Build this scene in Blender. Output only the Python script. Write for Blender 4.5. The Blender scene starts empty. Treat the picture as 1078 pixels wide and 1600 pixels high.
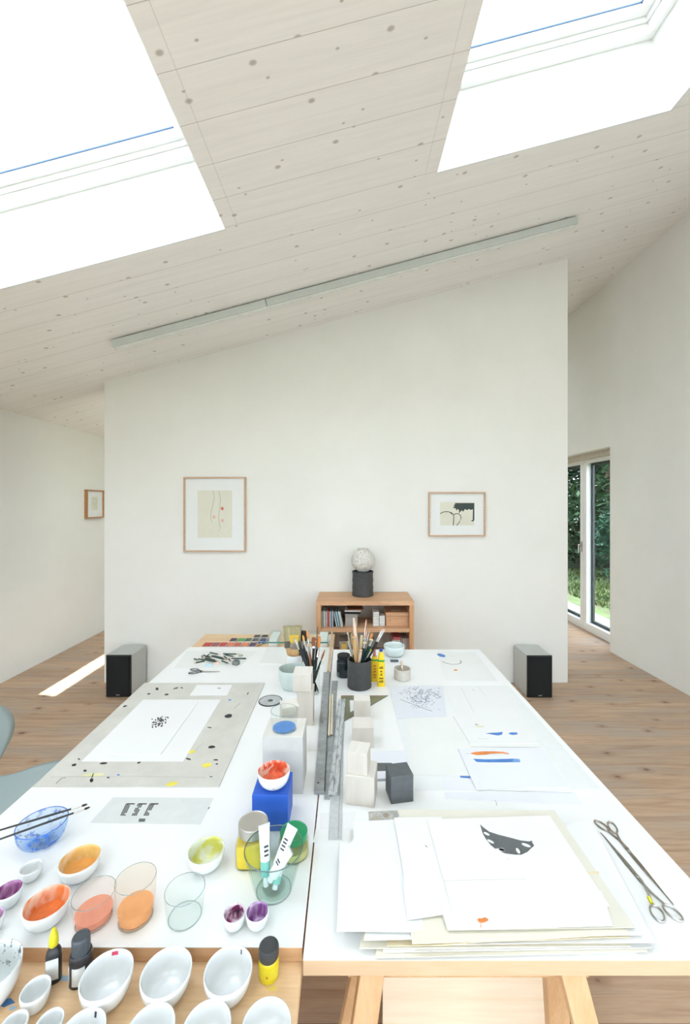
import bpy, math, random
from math import sin, cos, pi, sqrt, radians
from mathutils import Vector, Matrix
random.seed(7)
S = bpy.context.scene
COL = S.collection
# ------------------------------------------------------------------ camera, sky, sun, exposure
F, X0, Y0, EZ = 650.0, 543.0, 790.0, 1.758      # focal length and vanishing point in pixels, eye height
cam = bpy.data.cameras.new('camera'); cob = bpy.data.objects.new('camera', cam); COL.objects.link(cob)
cob.location = (0, 0, EZ); cob.rotation_euler = (pi/2, 0, 0)
cam.sensor_fit = 'VERTICAL'; cam.sensor_height = 36.0; cam.lens = F/1600*36
cam.shift_x = -(X0-539)/1600; cam.shift_y = (Y0-800)/1600
cam.clip_start = 0.05; cam.clip_end = 200
S.camera = cob
W = bpy.data.worlds.new('sky'); S.world = W; W.use_nodes = True
wb = W.node_tree.nodes['Background']; wb.inputs[0].default_value = (0.952, 0.968, 1.13, 1); wb.inputs[1].default_value = 2.35
sun = bpy.data.lights.new('sun', 'SUN'); sun.energy = 9; sun.angle = 0.009; sun.color = (1, .93, .82)
sob = bpy.data.objects.new('sun', sun); COL.objects.link(sob); sob.location = (0, 12, 12)
SUN_DIR = Vector((-0.02, -cos(radians(50)), -sin(radians(50))))
sob.rotation_euler = SUN_DIR.to_track_quat('-Z', 'Y').to_euler()
S.cycles.transparent_max_bounces = 32
S.view_settings.view_transform = 'Standard'; S.view_settings.look = 'None'
S.view_settings.gamma = 1; S.view_settings.exposure = 1.67; S.view_settings.use_curve_mapping = False

# ------------------------------------------------------------------ helpers
def lin(c):
    c = [x/255 for x in c]
    return tuple(x/12.92 if x <= .04045 else ((x+.055)/1.055)**2.4 for x in c) + (1,)
def P(px, py, z):                       # point of the horizontal plane at height z
    y = F*(EZ-z)/(py-Y0); return ((px-X0)*y/F, y)
def Q(px, py, y):                       # point of the vertical plane at depth y
    return ((px-X0)*y/F, EZ-(py-Y0)*y/F)
SLOPE = .2666
def CZ(x): return 3.629 + SLOPE*x       # ceiling height
class NT:
    def __init__(s, name):
        s.m = bpy.data.materials.new(name); s.m.use_nodes = True; s.t = s.m.node_tree; s.N = s.t.nodes; s.L = s.t.links
        s.b = s.N['Principled BSDF']; s.o = s.N['Material Output']; s._c = None
    def n(s, typ, **kw):
        o = s.N.new(typ)
        for k, v in kw.items(): setattr(o, k, v)
        return o
    def set(s, sock, v):
        if isinstance(v, bpy.types.NodeSocket): s.L.new(v, sock)
        else: sock.default_value = v
    def coord(s):
        if s._c is None: s._c = s.n('ShaderNodeTexCoord').outputs['Object']
        return s._c
    def mapping(s, scale=(1,1,1), loc=(0,0,0), vec=None):
        m = s.n('ShaderNodeMapping'); m.inputs['Scale'].default_value = scale; m.inputs['Location'].default_value = loc
        s.L.new(vec if vec is not None else s.coord(), m.inputs['Vector']); return m.outputs[0]
    def noise(s, vec, scale, detail=3, rough=.5, dist=0):
        n = s.n('ShaderNodeTexNoise'); s.L.new(vec, n.inputs['Vector']); n.inputs['Scale'].default_value = scale
        n.inputs['Detail'].default_value = detail; n.inputs['Roughness'].default_value = rough; n.inputs['Distortion'].default_value = dist
        return n.outputs['Fac']
    def math(s, op, a, b=0.0, c=None):
        n = s.n('ShaderNodeMath', operation=op); s.set(n.inputs[0], a); s.set(n.inputs[1], b)
        if c is not None: s.set(n.inputs[2], c)
        return n.outputs[0]
    def ramp(s, fac, stops):
        r = s.n('ShaderNodeValToRGB'); e = r.color_ramp.elements
        while len(e) < len(stops): e.new(.5)
        for q, (p, c) in zip(e, stops): q.position = p; q.color = c if len(c) == 4 else lin(c)
        s.L.new(fac, r.inputs[0]); return r.outputs[0]
    def mix(s, fac, a, b, typ='MIX'):
        m = s.n('ShaderNodeMix', data_type='RGBA', blend_type=typ)
        s.set(m.inputs[0], fac); s.set(m.inputs[6], a); s.set(m.inputs[7], b); return m.outputs[2]
    def bump(s, h, strength=.2, dist=.01):
        b = s.n('ShaderNodeBump'); b.inputs['Strength'].default_value = strength; b.inputs['Distance'].default_value = dist
        s.L.new(h, b.inputs['Height']); s.L.new(b.outputs[0], s.b.inputs['Normal'])
BW = lambda v: (v, v, v, 1)
def mat(name, rgb, rough=.6, metal=0, var=.04, scale=18, bump=0, stretch=(1,1,1), spec=.5, coat=0):
    t = NT(name); c = lin(rgb)
    f = t.noise(t.mapping(stretch), scale, 4, .6)
    lo = tuple(x*(1-var*2.2) for x in c[:3])+(1,); hi = tuple(min(1, x*(1+var*1.2)) for x in c[:3])+(1,)
    t.set(t.b.inputs['Base Color'], t.ramp(f, [(.3, lo), (.7, hi)]))
    t.b.inputs['Roughness'].default_value = rough; t.b.inputs['Metallic'].default_value = metal
    t.b.inputs['Specular IOR Level'].default_value = spec; t.b.inputs['Coat Weight'].default_value = coat
    if bump: t.bump(f, bump, .003)
    return t.m
def glass(name, rgb=(249,252,251), edge=(212,224,221), gloss=.10, rough=.02, spots=None, amount=.5):
    t = NT(name); t.N.remove(t.b)
    lw = t.n('ShaderNodeLayerWeight'); lw.inputs[0].default_value = .35
    tr = t.n('ShaderNodeBsdfTransparent'); gl = t.n('ShaderNodeBsdfGlossy'); gl.inputs['Roughness'].default_value = rough
    col = t.ramp(lw.outputs['Facing'], [(.72, rgb), (1.0, edge)])
    t.L.new(col, tr.inputs[0])
    fr = t.math('MULTIPLY_ADD', t.math('POWER', lw.outputs['Facing'], 5.0), .6, gloss*.25)
    m = t.n('ShaderNodeMixShader'); t.L.new(fr, m.inputs[0]); t.L.new(tr.outputs[0], m.inputs[1]); t.L.new(gl.outputs[0], m.inputs[2])
    out = m.outputs[0]
    if spots:
        d = t.n('ShaderNodeBsdfDiffuse'); d.inputs[0].default_value = lin(spots)
        nz = t.noise(t.mapping((1,1,1)), 38, 5, .65)
        k = t.math('MULTIPLY', t.ramp(nz, [(.62-amount*.3, BW(0)), (.72-amount*.1, BW(1))]), .75)
        m2 = t.n('ShaderNodeMixShader'); t.L.new(k, m2.inputs[0]); t.L.new(out, m2.inputs[1]); t.L.new(d.outputs[0], m2.inputs[2]); out = m2.outputs[0]
    t.L.new(out, t.o.inputs[0]); return t.m
def smear(name, base, paint, thr=.5, scale=18, rough=.25, soft=.06, paint2=None, stretch=(1,1,1)):
    t = NT(name)
    f = t.noise(t.mapping(stretch), scale, 4, .6, .6)
    k = t.ramp(f, [(thr-soft, BW(0)), (thr+soft, BW(1))])
    pc = lin(paint)
    if paint2:
        g = t.noise(t.mapping(stretch, (3,1,2)), scale*1.7, 3); pc = t.ramp(g, [(.35, paint), (.65, paint2)])
    t.set(t.b.inputs['Base Color'], t.mix(k, lin(base), pc)); t.b.inputs['Roughness'].default_value = rough
    return t.m
def wood(name, a, b, scale=1.0, axis='X', rough=.5, knots=False, kcol=(120,85,60), ring=9):
    t = NT(name); st = {'X': (.7,9,9), 'Y': (9,.7,9), 'Z': (9,9,.7)}[axis]
    st = tuple(s*scale for s in st)
    v = t.mapping(st); f = t.noise(v, 2.2, 6, .62, 1.2); g = t.noise(t.mapping(tuple(s*5 for s in st)), 4, 3)
    m = t.math('ADD', t.math('MULTIPLY', f, .7), t.math('MULTIPLY', g, .3))
    c = t.ramp(m, [(.36, b), (.62, a)])
    if knots:
        st2 = {'X': (3.2,6,6), 'Y': (6,3.2,6), 'Z': (6,6,3.2)}[axis]
        vo = t.n('ShaderNodeTexVoronoi'); vo.inputs['Scale'].default_value = 1.3; t.L.new(t.mapping(st2), vo.inputs['Vector'])
        k = t.ramp(vo.outputs['Distance'], [(.05, BW(1)), (.09, BW(0))]); c = t.mix(k, c, lin(kcol))
    t.set(t.b.inputs['Base Color'], c); t.b.inputs['Roughness'].default_value = rough; t.bump(m, .08, .002)
    return t.m

class MB:
    """collects shapes in local coordinates, then links them as one mesh object"""
    def __init__(s): s.v = []; s.f = []; s.m = []
    def _add(s, vs, fs, m, M=None):
        o = len(s.v)
        for p in vs: s.v.append(tuple(M @ Vector(p)) if M is not None else tuple(p))
        for i, q in enumerate(fs): s.f.append([o+k for k in q]); s.m.append(m[i] if isinstance(m, (list, tuple)) else m)
        return s
    def box(s, x0, x1, y0, y1, z0, z1, m=0, M=None, mtop=None):
        vs = [(x0,y0,z0),(x1,y0,z0),(x1,y1,z0),(x0,y1,z0),(x0,y0,z1),(x1,y0,z1),(x1,y1,z1),(x0,y1,z1)]
        fs = [(3,2,1,0),(4,5,6,7),(0,1,5,4),(1,2,6,5),(2,3,7,6),(3,0,4,7)]
        return s._add(vs, fs, [m, m if mtop is None else mtop, m, m, m, m], M)
    def prism(s, poly, z0, z1, m=0, mtop=None, M=None):
        a = sum(poly[i][0]*poly[(i+1)%len(poly)][1]-poly[(i+1)%len(poly)][0]*poly[i][1] for i in range(len(poly)))
        if a < 0: poly = poly[::-1]
        n = len(poly); vs = [(x,y,z0) for x,y in poly]+[(x,y,z1) for x,y in poly]
        fs = [tuple(range(n-1,-1,-1)), tuple(range(n,2*n))]+[(i,(i+1)%n,n+(i+1)%n,n+i) for i in range(n)]
        return s._add(vs, fs, [m, m if mtop is None else mtop]+[m]*n, M)
    def lathe(s, prof, n=40, m=0, M=None):
        vs = []; fs = []; ms = []
        for r, z in prof:
            for k in range(n): a = 2*pi*k/n; vs.append((r*cos(a), r*sin(a), z))
        for i in range(len(prof)-1):
            for k in range(n):
                k2 = (k+1)%n; fs.append((i*n+k, i*n+k2, (i+1)*n+k2, (i+1)*n+k)); ms.append(m[i] if isinstance(m, (list,tuple)) else m)
        if prof[0][0] > 1e-6: fs.append(tuple(range(n-1,-1,-1))); ms.append(m[0] if isinstance(m,(list,tuple)) else m)
        if prof[-1][0] > 1e-6: o = (len(prof)-1)*n; fs.append(tuple(range(o,o+n))); ms.append(m[-1] if isinstance(m,(list,tuple)) else m)
        return s._add(vs, fs, ms, M)
    def tube(s, pts, r, n=8, m=0, M=None, close=False):
        pts = [Vector(p) for p in pts]; N = len(pts); rs = r if isinstance(r, (list,tuple)) else [r]*N
        vs = []; fs = []; up = Vector((0,0,1))
        for i, p in enumerate(pts):
            if close: t = (pts[(i+1)%N]-pts[i-1]).normalized()
            else: t = (pts[min(i+1,N-1)]-pts[max(i-1,0)]).normalized()
            a = t.cross(up) if abs(t.dot(up)) < .95 else t.cross(Vector((1,0,0)))
            a.normalize(); b = t.cross(a)
            for k in range(n):
                w = 2*pi*k/n; vs.append(p+(a*cos(w)+b*sin(w))*rs[i])
        for i in range(N if close else N-1):
            j = (i+1)%N
            for k in range(n): k2 = (k+1)%n; fs.append((i*n+k, j*n+k, j*n+k2, i*n+k2))
        if not close: fs.append(tuple(range(n))); fs.append(tuple(range((N-1)*n+n-1,(N-1)*n-1,-1)))
        return s._add(vs, fs, m, M)
    def build(s, name, mats, parent=None, loc=(0,0,0), rz=0, smooth=False, bevel=0, ang=35):
        me = bpy.data.meshes.new(name); me.from_pydata(s.v, [], s.f); me.update()
        for mm in (mats if isinstance(mats, (list,tuple)) else [mats]): me.materials.append(mm)
        for p, k in zip(me.polygons, s.m): p.material_index = k
        if smooth:
            for p in me.polygons: p.use_smooth = True
            me.set_sharp_from_angle(angle=radians(ang))
        o = bpy.data.objects.new(name, me); COL.objects.link(o); o.location = loc; o.rotation_euler = (0,0,rz)
        if parent is not None: o.parent = parent
        if bevel:
            b = o.modifiers.new('bevel', 'BEVEL'); b.width = bevel; b.segments = 2; b.limit_method = 'ANGLE'; b.angle_limit = radians(40)
        return o
def tag(o, label=None, cat=None, group=None, kind=None):
    if label: o['label'] = label
    if cat: o['category'] = cat
    if group: o['group'] = group
    if kind: o['kind'] = kind
    return o
def thing(name, label, cat, loc=(0,0,0), rz=0, group=None):
    o = bpy.data.objects.new(name, None); COL.objects.link(o); o.location = loc; o.rotation_euler = (0,0,rz)
    o.empty_display_size = .05
    return tag(o, label, cat, group)
def struct(o): o['kind'] = 'structure'; return o
def dup(o, parent=None):
    c = o.copy(); COL.objects.link(c)
    if parent is not None: c.parent = parent
    for ch in list(o.children): dup(ch, c)
    return c
ORD = ['first','second','third','fourth','fifth','sixth','seventh','eighth','ninth','tenth','eleventh','twelfth','thirteenth',
       'fourteenth','fifteenth','sixteenth','seventeenth','eighteenth','nineteenth','twentieth']

# ------------------------------------------------------------------ materials
def plaster():
    t = NT('plaster'); f = t.noise(t.coord(), 1.6, 5, .6)
    t.set(t.b.inputs['Base Color'], t.ramp(f, [(.3, (230,229,221)), (.7, (235,234,227))])); t.b.inputs['Roughness'].default_value = .9
    t.bump(t.noise(t.coord(), 60, 3), .05, .002); return t.m
M_wall = plaster()
def floor_mat():
    t = NT('pine_floor'); sx = t.n('ShaderNodeSeparateXYZ'); t.L.new(t.coord(), sx.inputs[0])
    W_ = .235
    yy = t.math('DIVIDE', sx.outputs[1], W_); idx = t.math('FLOOR', yy); fr = t.math('FRACT', yy)
    wn = t.n('ShaderNodeTexWhiteNoise', noise_dimensions='1D'); t.L.new(idx, wn.inputs['W'])
    off = t.math('MULTIPLY', wn.outputs['Value'], 37.0)
    cb = t.n('ShaderNodeCombineXYZ'); t.L.new(t.math('ADD', sx.outputs[0], off), cb.inputs[0]); t.L.new(sx.outputs[1], cb.inputs[1]); t.L.new(off, cb.inputs[2])
    v = cb.outputs[0]
    g1 = t.noise(t.mapping((.9,13,1), vec=v), 2.0, 6, .62, .8); g2 = t.noise(t.mapping((3,70,1), vec=v), 3, 3, .6)
    gr = t.math('ADD', t.math('MULTIPLY', g1, .75), t.math('MULTIPLY', g2, .25))
    c = t.ramp(gr, [(.3, (164,130,102)), (.52, (192,162,133)), (.72, (206,180,151))])
    grey = t.ramp(t.noise(t.mapping((.8,4,1), vec=v), 1.6, 4), [(.45, BW(0)), (.68, BW(1))])
    c = t.mix(t.math('MULTIPLY', grey, .6), c, lin((170,162,152)))
    hs = t.n('ShaderNodeHueSaturation'); t.L.new(c, hs.inputs['Color'])
    t.L.new(t.math('MULTIPLY_ADD', wn.outputs['Value'], .16, .92), hs.inputs['Value']); c = hs.outputs[0]
    vo = t.n('ShaderNodeTexVoronoi', voronoi_dimensions='2D'); vo.inputs['Scale'].default_value = 1.0; t.L.new(t.mapping((2.6,4.2,1), vec=v), vo.inputs['Vector'])
    w2 = t.n('ShaderNodeTexWhiteNoise'); t.L.new(vo.outputs['Position'], w2.inputs[0])
    dn = t.math('ADD', vo.outputs['Distance'], t.math('MULTIPLY', t.noise(t.mapping((20,40,1), vec=v), 1, 2), .05))
    dn = t.math('ADD', dn, t.math('MULTIPLY', w2.outputs['Value'], .06))
    halo = t.math('MULTIPLY', t.ramp(dn, [(.10, BW(.45)), (.24, BW(0))]), t.math('GREATER_THAN', w2.outputs['Value'], .30)); c = t.mix(halo, c, lin((150,116,92)))
    c = t.mix(t.math('MULTIPLY', t.ramp(dn, [(.075, BW(.85)), (.115, BW(0))]), t.math('GREATER_THAN', w2.outputs['Value'], .30)), c, lin((104,84,74)))
    seam = t.math('LESS_THAN', fr, .012)
    c = t.mix(t.math('MULTIPLY', seam, .55), c, lin((105,85,70)))
    t.set(t.b.inputs['Base Color'], c); t.b.inputs['Roughness'].default_value = .55; t.bump(gr, .06, .002)
    return t.m
def ceil_mat(name='ceiling_boards', tint=(247,245,240), xband=True):
    t = NT(name); sx = t.n('ShaderNodeSeparateXYZ'); t.L.new(t.coord(), sx.inputs[0])
    yy = t.math('DIVIDE', t.math('ADD', sx.outputs[1], -.0565+.2225*60), .2225); idx = t.math('FLOOR', yy); fr = t.math('FRACT', yy)
    wn = t.n('ShaderNodeTexWhiteNoise', noise_dimensions='1D'); t.L.new(idx, wn.inputs['W'])
    off = t.math('MULTIPLY', wn.outputs['Value'], 41.0)
    cb = t.n('ShaderNodeCombineXYZ'); t.L.new(t.math('ADD', sx.outputs[0], off), cb.inputs[0]); t.L.new(sx.outputs[1], cb.inputs[1]); t.L.new(off, cb.inputs[2])
    v = cb.outputs[0]
    g = t.noise(t.mapping((.8,16,1), vec=v), 2.2, 5, .6, .8)
    dk = tuple(int(k*.975) for k in tint)
    c = t.ramp(g, [(.3, dk), (.65, tint)])
    for sc, (a, b), col, st, gt in ((1.0, (.030,.062), (152,142,126), .62, .45), (1.7, (.022,.055), (160,150,132), .7, .78)):
        vo = t.n('ShaderNodeTexVoronoi', voronoi_dimensions='2D'); vo.inputs['Scale'].default_value = sc; t.L.new(t.mapping((3.2,4.4,1), (sc,sc*2,0), vec=v), vo.inputs['Vector'])
        wn2 = t.n('ShaderNodeTexWhiteNoise'); t.L.new(vo.outputs['Position'], wn2.inputs[0])
        k = t.math('MULTIPLY', t.ramp(vo.outputs['Distance'], [(a, BW(1)), (b, BW(0))]), t.math('MULTIPLY', t.math('GREATER_THAN', wn2.outputs['Value'], gt), st))
        c = t.mix(k, c, lin(col))
    c = t.mix(t.math('MULTIPLY', t.math('LESS_THAN', fr, .012), .5), c, lin((120,112,100)))
    for xc in (-.665, .468, 2.04):            # edge boards beside the roof windows
        k = t.math('MULTIPLY', t.math('LESS_THAN', t.math('ABSOLUTE', t.math('SUBTRACT', sx.outputs[0], xc)), .0018), t.math('LESS_THAN', sx.outputs[1], 2.50))
        c = t.mix(t.math('MULTIPLY', k, .22), c, lin((130,122,108)))
    t.set(t.b.inputs['Base Color'], c); t.b.inputs['Roughness'].default_value = .7; return t.m
M_floor = floor_mat(); M_ceil = ceil_mat(); M_shaft = mat('painted_shaft_boards', (226,227,223), .6, var=.01)
M_white = mat('white_lacquer', (238,239,236), .35, var=.005)
M_lam = mat('white_laminate', (239,240,238), .33, var=.006, scale=5)
M_edge = wood('beech_edge', (212,186,152), (204,174,138), 1, 'X', .5)
M_edgeb = wood('beech_edge_brown_shaded', (212,170,128), (196,150,108), 1, 'X', .5)  # browner copy for the left tabletop edge, its shade put into the colour
M_beech = wood('beech', (218,182,138), (204,162,116), 1, 'Z', .5)
M_ply = wood('birch_plywood', (246,230,204), (236,214,182), .45, 'X', .55)
M_pine = wood('pine_tabletop', (238,206,164), (222,184,138), 1, 'X', .45, knots=False)
M_shelf = wood('pine_shelf', (222,178,138), (198,150,110), 1, 'X', .55, knots=True)
M_shelfz = wood('pine_shelf_side', (216,168,124), (190,140,98), 1, 'Z', .55, knots=True)
M_frame = wood('oak_frame', (206,172,140), (186,150,118), 3, 'X', .5)
M_framed = wood('dark_oak_frame', (186,138,90), (160,112,70), 3, 'X', .5)
M_paper = mat('white_paper', (233,233,231), .85, var=.006, scale=6)
M_paper2 = mat('soft_white_paper', (233,234,230), .85, var=.01, scale=6)
M_cool = mat('cool_white_paper', (229,231,236), .85, var=.006, scale=6)
M_cream = mat('cream_paper', (234,229,210), .85, var=.015, scale=6)
M_cream2 = mat('yellowed_paper', (226,212,176), .85, var=.03, scale=8)
M_mount = mat('picture_mount', (228,230,226), .6, var=.004)
M_film = mat('grey_film', (214,219,222), .4, var=.015, scale=5)
M_card = mat('grey_card', (206,204,194), .8, var=.035, scale=9)
M_ink = mat('black_ink', (42,44,46), .6, var=.1)
M_inkg = mat('grey_ink', (98,102,102), .6, var=.08)
M_black = mat('black_plastic', (34,36,37), .35, var=.05)
M_blackm = mat('black_matt', (28,29,30), .8, var=.08, scale=80)
M_slate = mat('dark_grey_clay', (66,66,66), .6, var=.1, scale=30, bump=.1)
M_darkblk = mat('charcoal_paint', (92,96,97), .75, var=.06, scale=40)
M_rubber = mat('rubber_grey', (58,62,66), .6)
M_steel = mat('steel', (190,188,182), .28, 1, var=.08, scale=60)
M_steelw = mat('worn_steel', (170,160,148), .35, 1, var=.15, scale=50)
M_alu = mat('aluminium', (204,208,208), .45, .15, var=.06, scale=50)
M_bar = mat('grey_steel_bar', (158,163,163), .45, .15, var=.12, scale=30)
M_scratch = smear('paint_worn_aluminium', (194,198,198), (150,154,155), .55, 70, .4, .05, stretch=(1.5,.35,1))
M_chrome = mat('chrome', (215,215,215), .12, 1, var=.01)
M_spk = mat('silver_grey_cabinet', (196,200,196), .45, .15, var=.01)
M_grille = mat('speaker_cloth', (22,23,24), .95, var=.2, scale=300)
M_porc = mat('white_porcelain', (228,231,230), .18, var=.006, coat=.3)
M_bisc = mat('beige_ceramic', (206,200,188), .6, var=.04, scale=40)
M_celad = mat('pale_green_ceramic', (196,208,202), .45, var=.03)
M_mort = mat('pale_blue_porcelain', (214,226,224), .3, var=.02)
M_blk = wood('raw_limewood', (206,199,187), (196,188,176), 1.2, 'Z', .7)
M_blkp = wood('limewood_lit_top', (228,223,215), (218,213,204), 1.2, 'Y', .7)  # paler copy for block tops: the brighter light there is put into the colour
M_plaster = mat('grey_plaster_block', (194,193,188), .8, var=.03)
M_blue = mat('ultramarine_paint', (38,92,196), .5, var=.03)
M_chair = mat('grey_green_shell', (166,182,183), .35, var=.01)
M_gl = glass('clear_glass')
def rimmat(name, c, a=.55):
    t = NT(name); tr = t.n('ShaderNodeBsdfTransparent'); t.b.inputs['Base Color'].default_value = lin(c); t.b.inputs['Roughness'].default_value = .08
    m = t.n('ShaderNodeMixShader'); m.inputs[0].default_value = a; t.L.new(tr.outputs[0], m.inputs[1]); t.L.new(t.b.outputs[0], m.inputs[2]); t.L.new(m.outputs[0], t.o.inputs[0]); return t.m
M_rim = rimmat('glass_rim', (140,160,158)); M_foot = rimmat('glass_foot', (170,186,184), .35); M_rimd = rimmat('dark_glass_rim', (96,116,114), .75); M_rimb = rimmat('blue_glass_rim', (52,120,214), .7); M_glthick = glass('thick_green_glass', (243,249,247), (140,164,160), .14)
M_pane = glass('window_pane', (236,242,242), (200,208,206), .06)
M_gledge = mat('green_glass_edge', (70,128,110), .15, var=.05)
M_aluz = mat('anodised_profile', (200,205,200), .5, .2, var=.01)

# ------------------------------------------------------------------ the room
XL, XR, YB, YF = -3.43, 3.16, -3.4, 9.0
TH = .55                                          # depth of the light shafts
HOLES = [(-2.2, -.741, .95, 2.525), (.543, 1.963, .95, 2.525), (-2.2, -.741, -2.6, -.6), (.543, 1.963, -2.6, -.6), (-2.80, -2.34, 6.30, 8.6), (-2.2, -.4, 4.6, 6.1), (.5, 1.9, 6.30, 7.7)]  # openings behind the partition are unseen, added to let in daylight and sun
b = MB()
xs = sorted(set([XL-.3, XR+.3]+[h[0] for h in HOLES]+[h[1] for h in HOLES])); ys = sorted(set([YB-.3, YF+.3]+[h[2] for h in HOLES]+[h[3] for h in HOLES]))
for i in range(len(xs)-1):
    for j in range(len(ys)-1):
        cx, cy = (xs[i]+xs[i+1])/2, (ys[j]+ys[j+1])/2
        if any(h[0] < cx < h[1] and h[2] < cy < h[3] for h in HOLES): continue
        a, c, d, e = xs[i], xs[i+1], ys[j], ys[j+1]
        b._add([(a,d,CZ(a)),(c,d,CZ(c)),(c,e,CZ(c)),(a,e,CZ(a))], [(0,3,2,1)], 0)
ceil = struct(b.build('ceiling', M_ceil))
# roof build-up and shaft linings: bright painted boards, perpendicular to the ceiling
nx, nz = -SLOPE/sqrt(1+SLOPE**2), 1/sqrt(1+SLOPE**2)
b = MB()
for i in range(len(xs)-1):
    for j in range(len(ys)-1):
        cx, cy = (xs[i]+xs[i+1])/2, (ys[j]+ys[j+1])/2
        if any(h[0] < cx < h[1] and h[2] < cy < h[3] for h in HOLES): continue
        q = [(xs[i],ys[j]),(xs[i+1],ys[j]),(xs[i+1],ys[j+1]),(xs[i],ys[j+1])]
        lo = [(x+nx*.006,y,CZ(x)+nz*.006) for x,y in q]; hi = [(x+nx*TH,y,CZ(x)+nz*TH) for x,y in q]
        b._add(lo+hi, [(3,2,1,0),(4,5,6,7),(0,1,5,4),(1,2,6,5),(2,3,7,6),(3,0,4,7)], 0)
struct(b.build('trim_1', M_shaft))
def skylight(h, n):
    x0, x1, y0, y1 = h
    Mx = Matrix.Translation((x0, y0, CZ(x0))) @ Matrix.Rotation(-math.atan(SLOPE), 4, 'Y')
    w = (x1-x0)*sqrt(1+SLOPE**2); d = y1-y0
    root = struct(bpy.data.objects.new('window_%d' % n, None)); COL.objects.link(root)
    f = MB(); e = .07
    def ring(a, z0, z1, i):                    # rectangular ring inset i, width a
        f.box(i, w-i, i, i+a, z0, z1, 0, Mx); f.box(i, w-i, d-i-a, d-i, z0, z1, 0, Mx)
        f.box(i, i+a, i+a, d-i-a, z0, z1, 0, Mx); f.box(w-i-a, w-i, i+a, d-i-a, z0, z1, 0, Mx)
    ring(.045, TH-.10, TH+.02, 0); ring(.016, TH-.04, TH+.02, .047); ring(.055, TH-.015, TH+.05, .064)
    f.build('frame', M_white, root, bevel=.004)
    g = MB(); g.box(.115, w-.115, .115, d-.115, TH+.02, TH+.032, 0, Mx); g.build('pane', M_pane, root)
    l = MB(); i = .119
    l.box(i, w-i, i, i+.006, TH+.012, TH+.019, 0, Mx); l.box(i, w-i, d-i-.006, d-i, TH+.012, TH+.019, 0, Mx)
    l.box(i, i+.006, i, d-i, TH+.012, TH+.019, 0, Mx); l.box(w-i-.006, w-i, i, d-i, TH+.012, TH+.019, 0, Mx)
    l.build('seal', M_seal, root)
    return root
M_seal = mat('blue_grey_spacer', (82,112,150), .4, var=.02)
for k, h in enumerate(HOLES): skylight(h, k+1)
b = MB(); b.box(XL-.3, XR+.3, YB-.3, YF+.3, -.2, 0); struct(b.build('floor', M_floor))
def side_wall(x0, x1, xin, y0, y1, zb=0.0, m=M_wall, name='wall_left'):
    b = MB(); b._add([(x0,y0,zb),(x1,y0,zb),(x1,y1,zb),(x0,y1,zb),(x0,y0,CZ(x0)+.0),(x1,y0,CZ(x1)),(x1,y1,CZ(x1)),(x0,y1,CZ(x0))],
           [(3,2,1,0),(4,5,6,7),(0,1,5,4),(1,2,6,5),(2,3,7,6),(3,0,4,7)], 0); return b
SW0, SW1, SZ0, SZ1 = -3.0, -.1, .25, 2.4            # unseen side windows behind the viewer, added to light the walls
b = MB()
for y0, y1, zb in ((YB, SW0, 0), (SW1, YF, 0), (SW0, SW1, SZ1)):
    t = side_wall(XL-.3, XL, 0, y0, y1, zb); b._add(t.v, t.f, 0)
b.box(XL-.3, XL, SW0, SW1, 0, SZ0); struct(b.build('wall_left', M_wall))
def added_side_window(n, x):
    wr = struct(bpy.data.objects.new('window_%d' % n, None)); COL.objects.link(wr); wr.location = (x, SW0, SZ0); w = SW1-SW0; h = SZ1-SZ0
    f = MB().box(0, .07, 0, w, 0, .07).box(0, .07, 0, w, h-.07, h)
    for k in range(3): f.box(0, .07, k*(w-.08)/2, k*(w-.08)/2+.08, .07, h-.07)
    f.build('frame', M_white, wr, bevel=.003)
    for k in range(2): MB().box(.03, .04, k*(w-.08)/2+.08, (k+1)*(w-.08)/2, .07, h-.07).build('pane', M_pane, wr)
added_side_window(9, XL-.2)
DY0, DY1, DH = 5.01, 6.80, 2.47
b = MB()
added_side_window(10, XR+.13); b.box(XR, XR+.36, SW0, SW1, 0, SZ0)
for y0, y1, zb in ((YB, SW0, 0), (SW1, DY0, 0), (DY1, YF, 0), (DY0, DY1, DH), (SW0, SW1, SZ1)):
    t = side_wall(XR, XR+.36, XR, y0, y1, zb); b._add(t.v, t.f, 0)
struct(b.build('wall_right', M_wall))
struct(side_wall(XL, XR, XL, YF, YF+.3).build('wall_back', M_wall))
GX0, GX1, GH = -2.9, 2.7, 2.35                     # unseen wide glazing behind the viewer, added to brighten ceiling and fronts
b = MB()
for x0, x1, zb in ((XL, GX0, 0), (GX1, XR, 0), (GX0, GX1, GH)):
    t = side_wall(x0, x1, 0, YB-.3, YB, zb); b._add(t.v, t.f, 0)
struct(b.build('wall_front', M_wall))
wr = struct(bpy.data.objects.new('window_8', None)); COL.objects.link(wr); wr.location = (GX0, YB-.2, 0); w = GX1-GX0
f = MB().box(0, w, 0, .07, 0, .07).box(0, w, 0, .07, GH-.07, GH)
for k in range(5): f.box(k*(w-.08)/4, k*(w-.08)/4+.08, 0, .07, .07, GH-.07)
f.build('frame', M_white, wr, bevel=.003)
for k in range(4): MB().box(k*(w-.08)/4+.08, (k+1)*(w-.08)/4, .03, .04, .07, GH-.07).build('pane', M_pane, wr)
PX0, PX1, PY = -2.416, 2.187, 4.133
struct(side_wall(PX0, PX1, 0, PY, PY+.17).build('wall_partition', M_wall))
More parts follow.
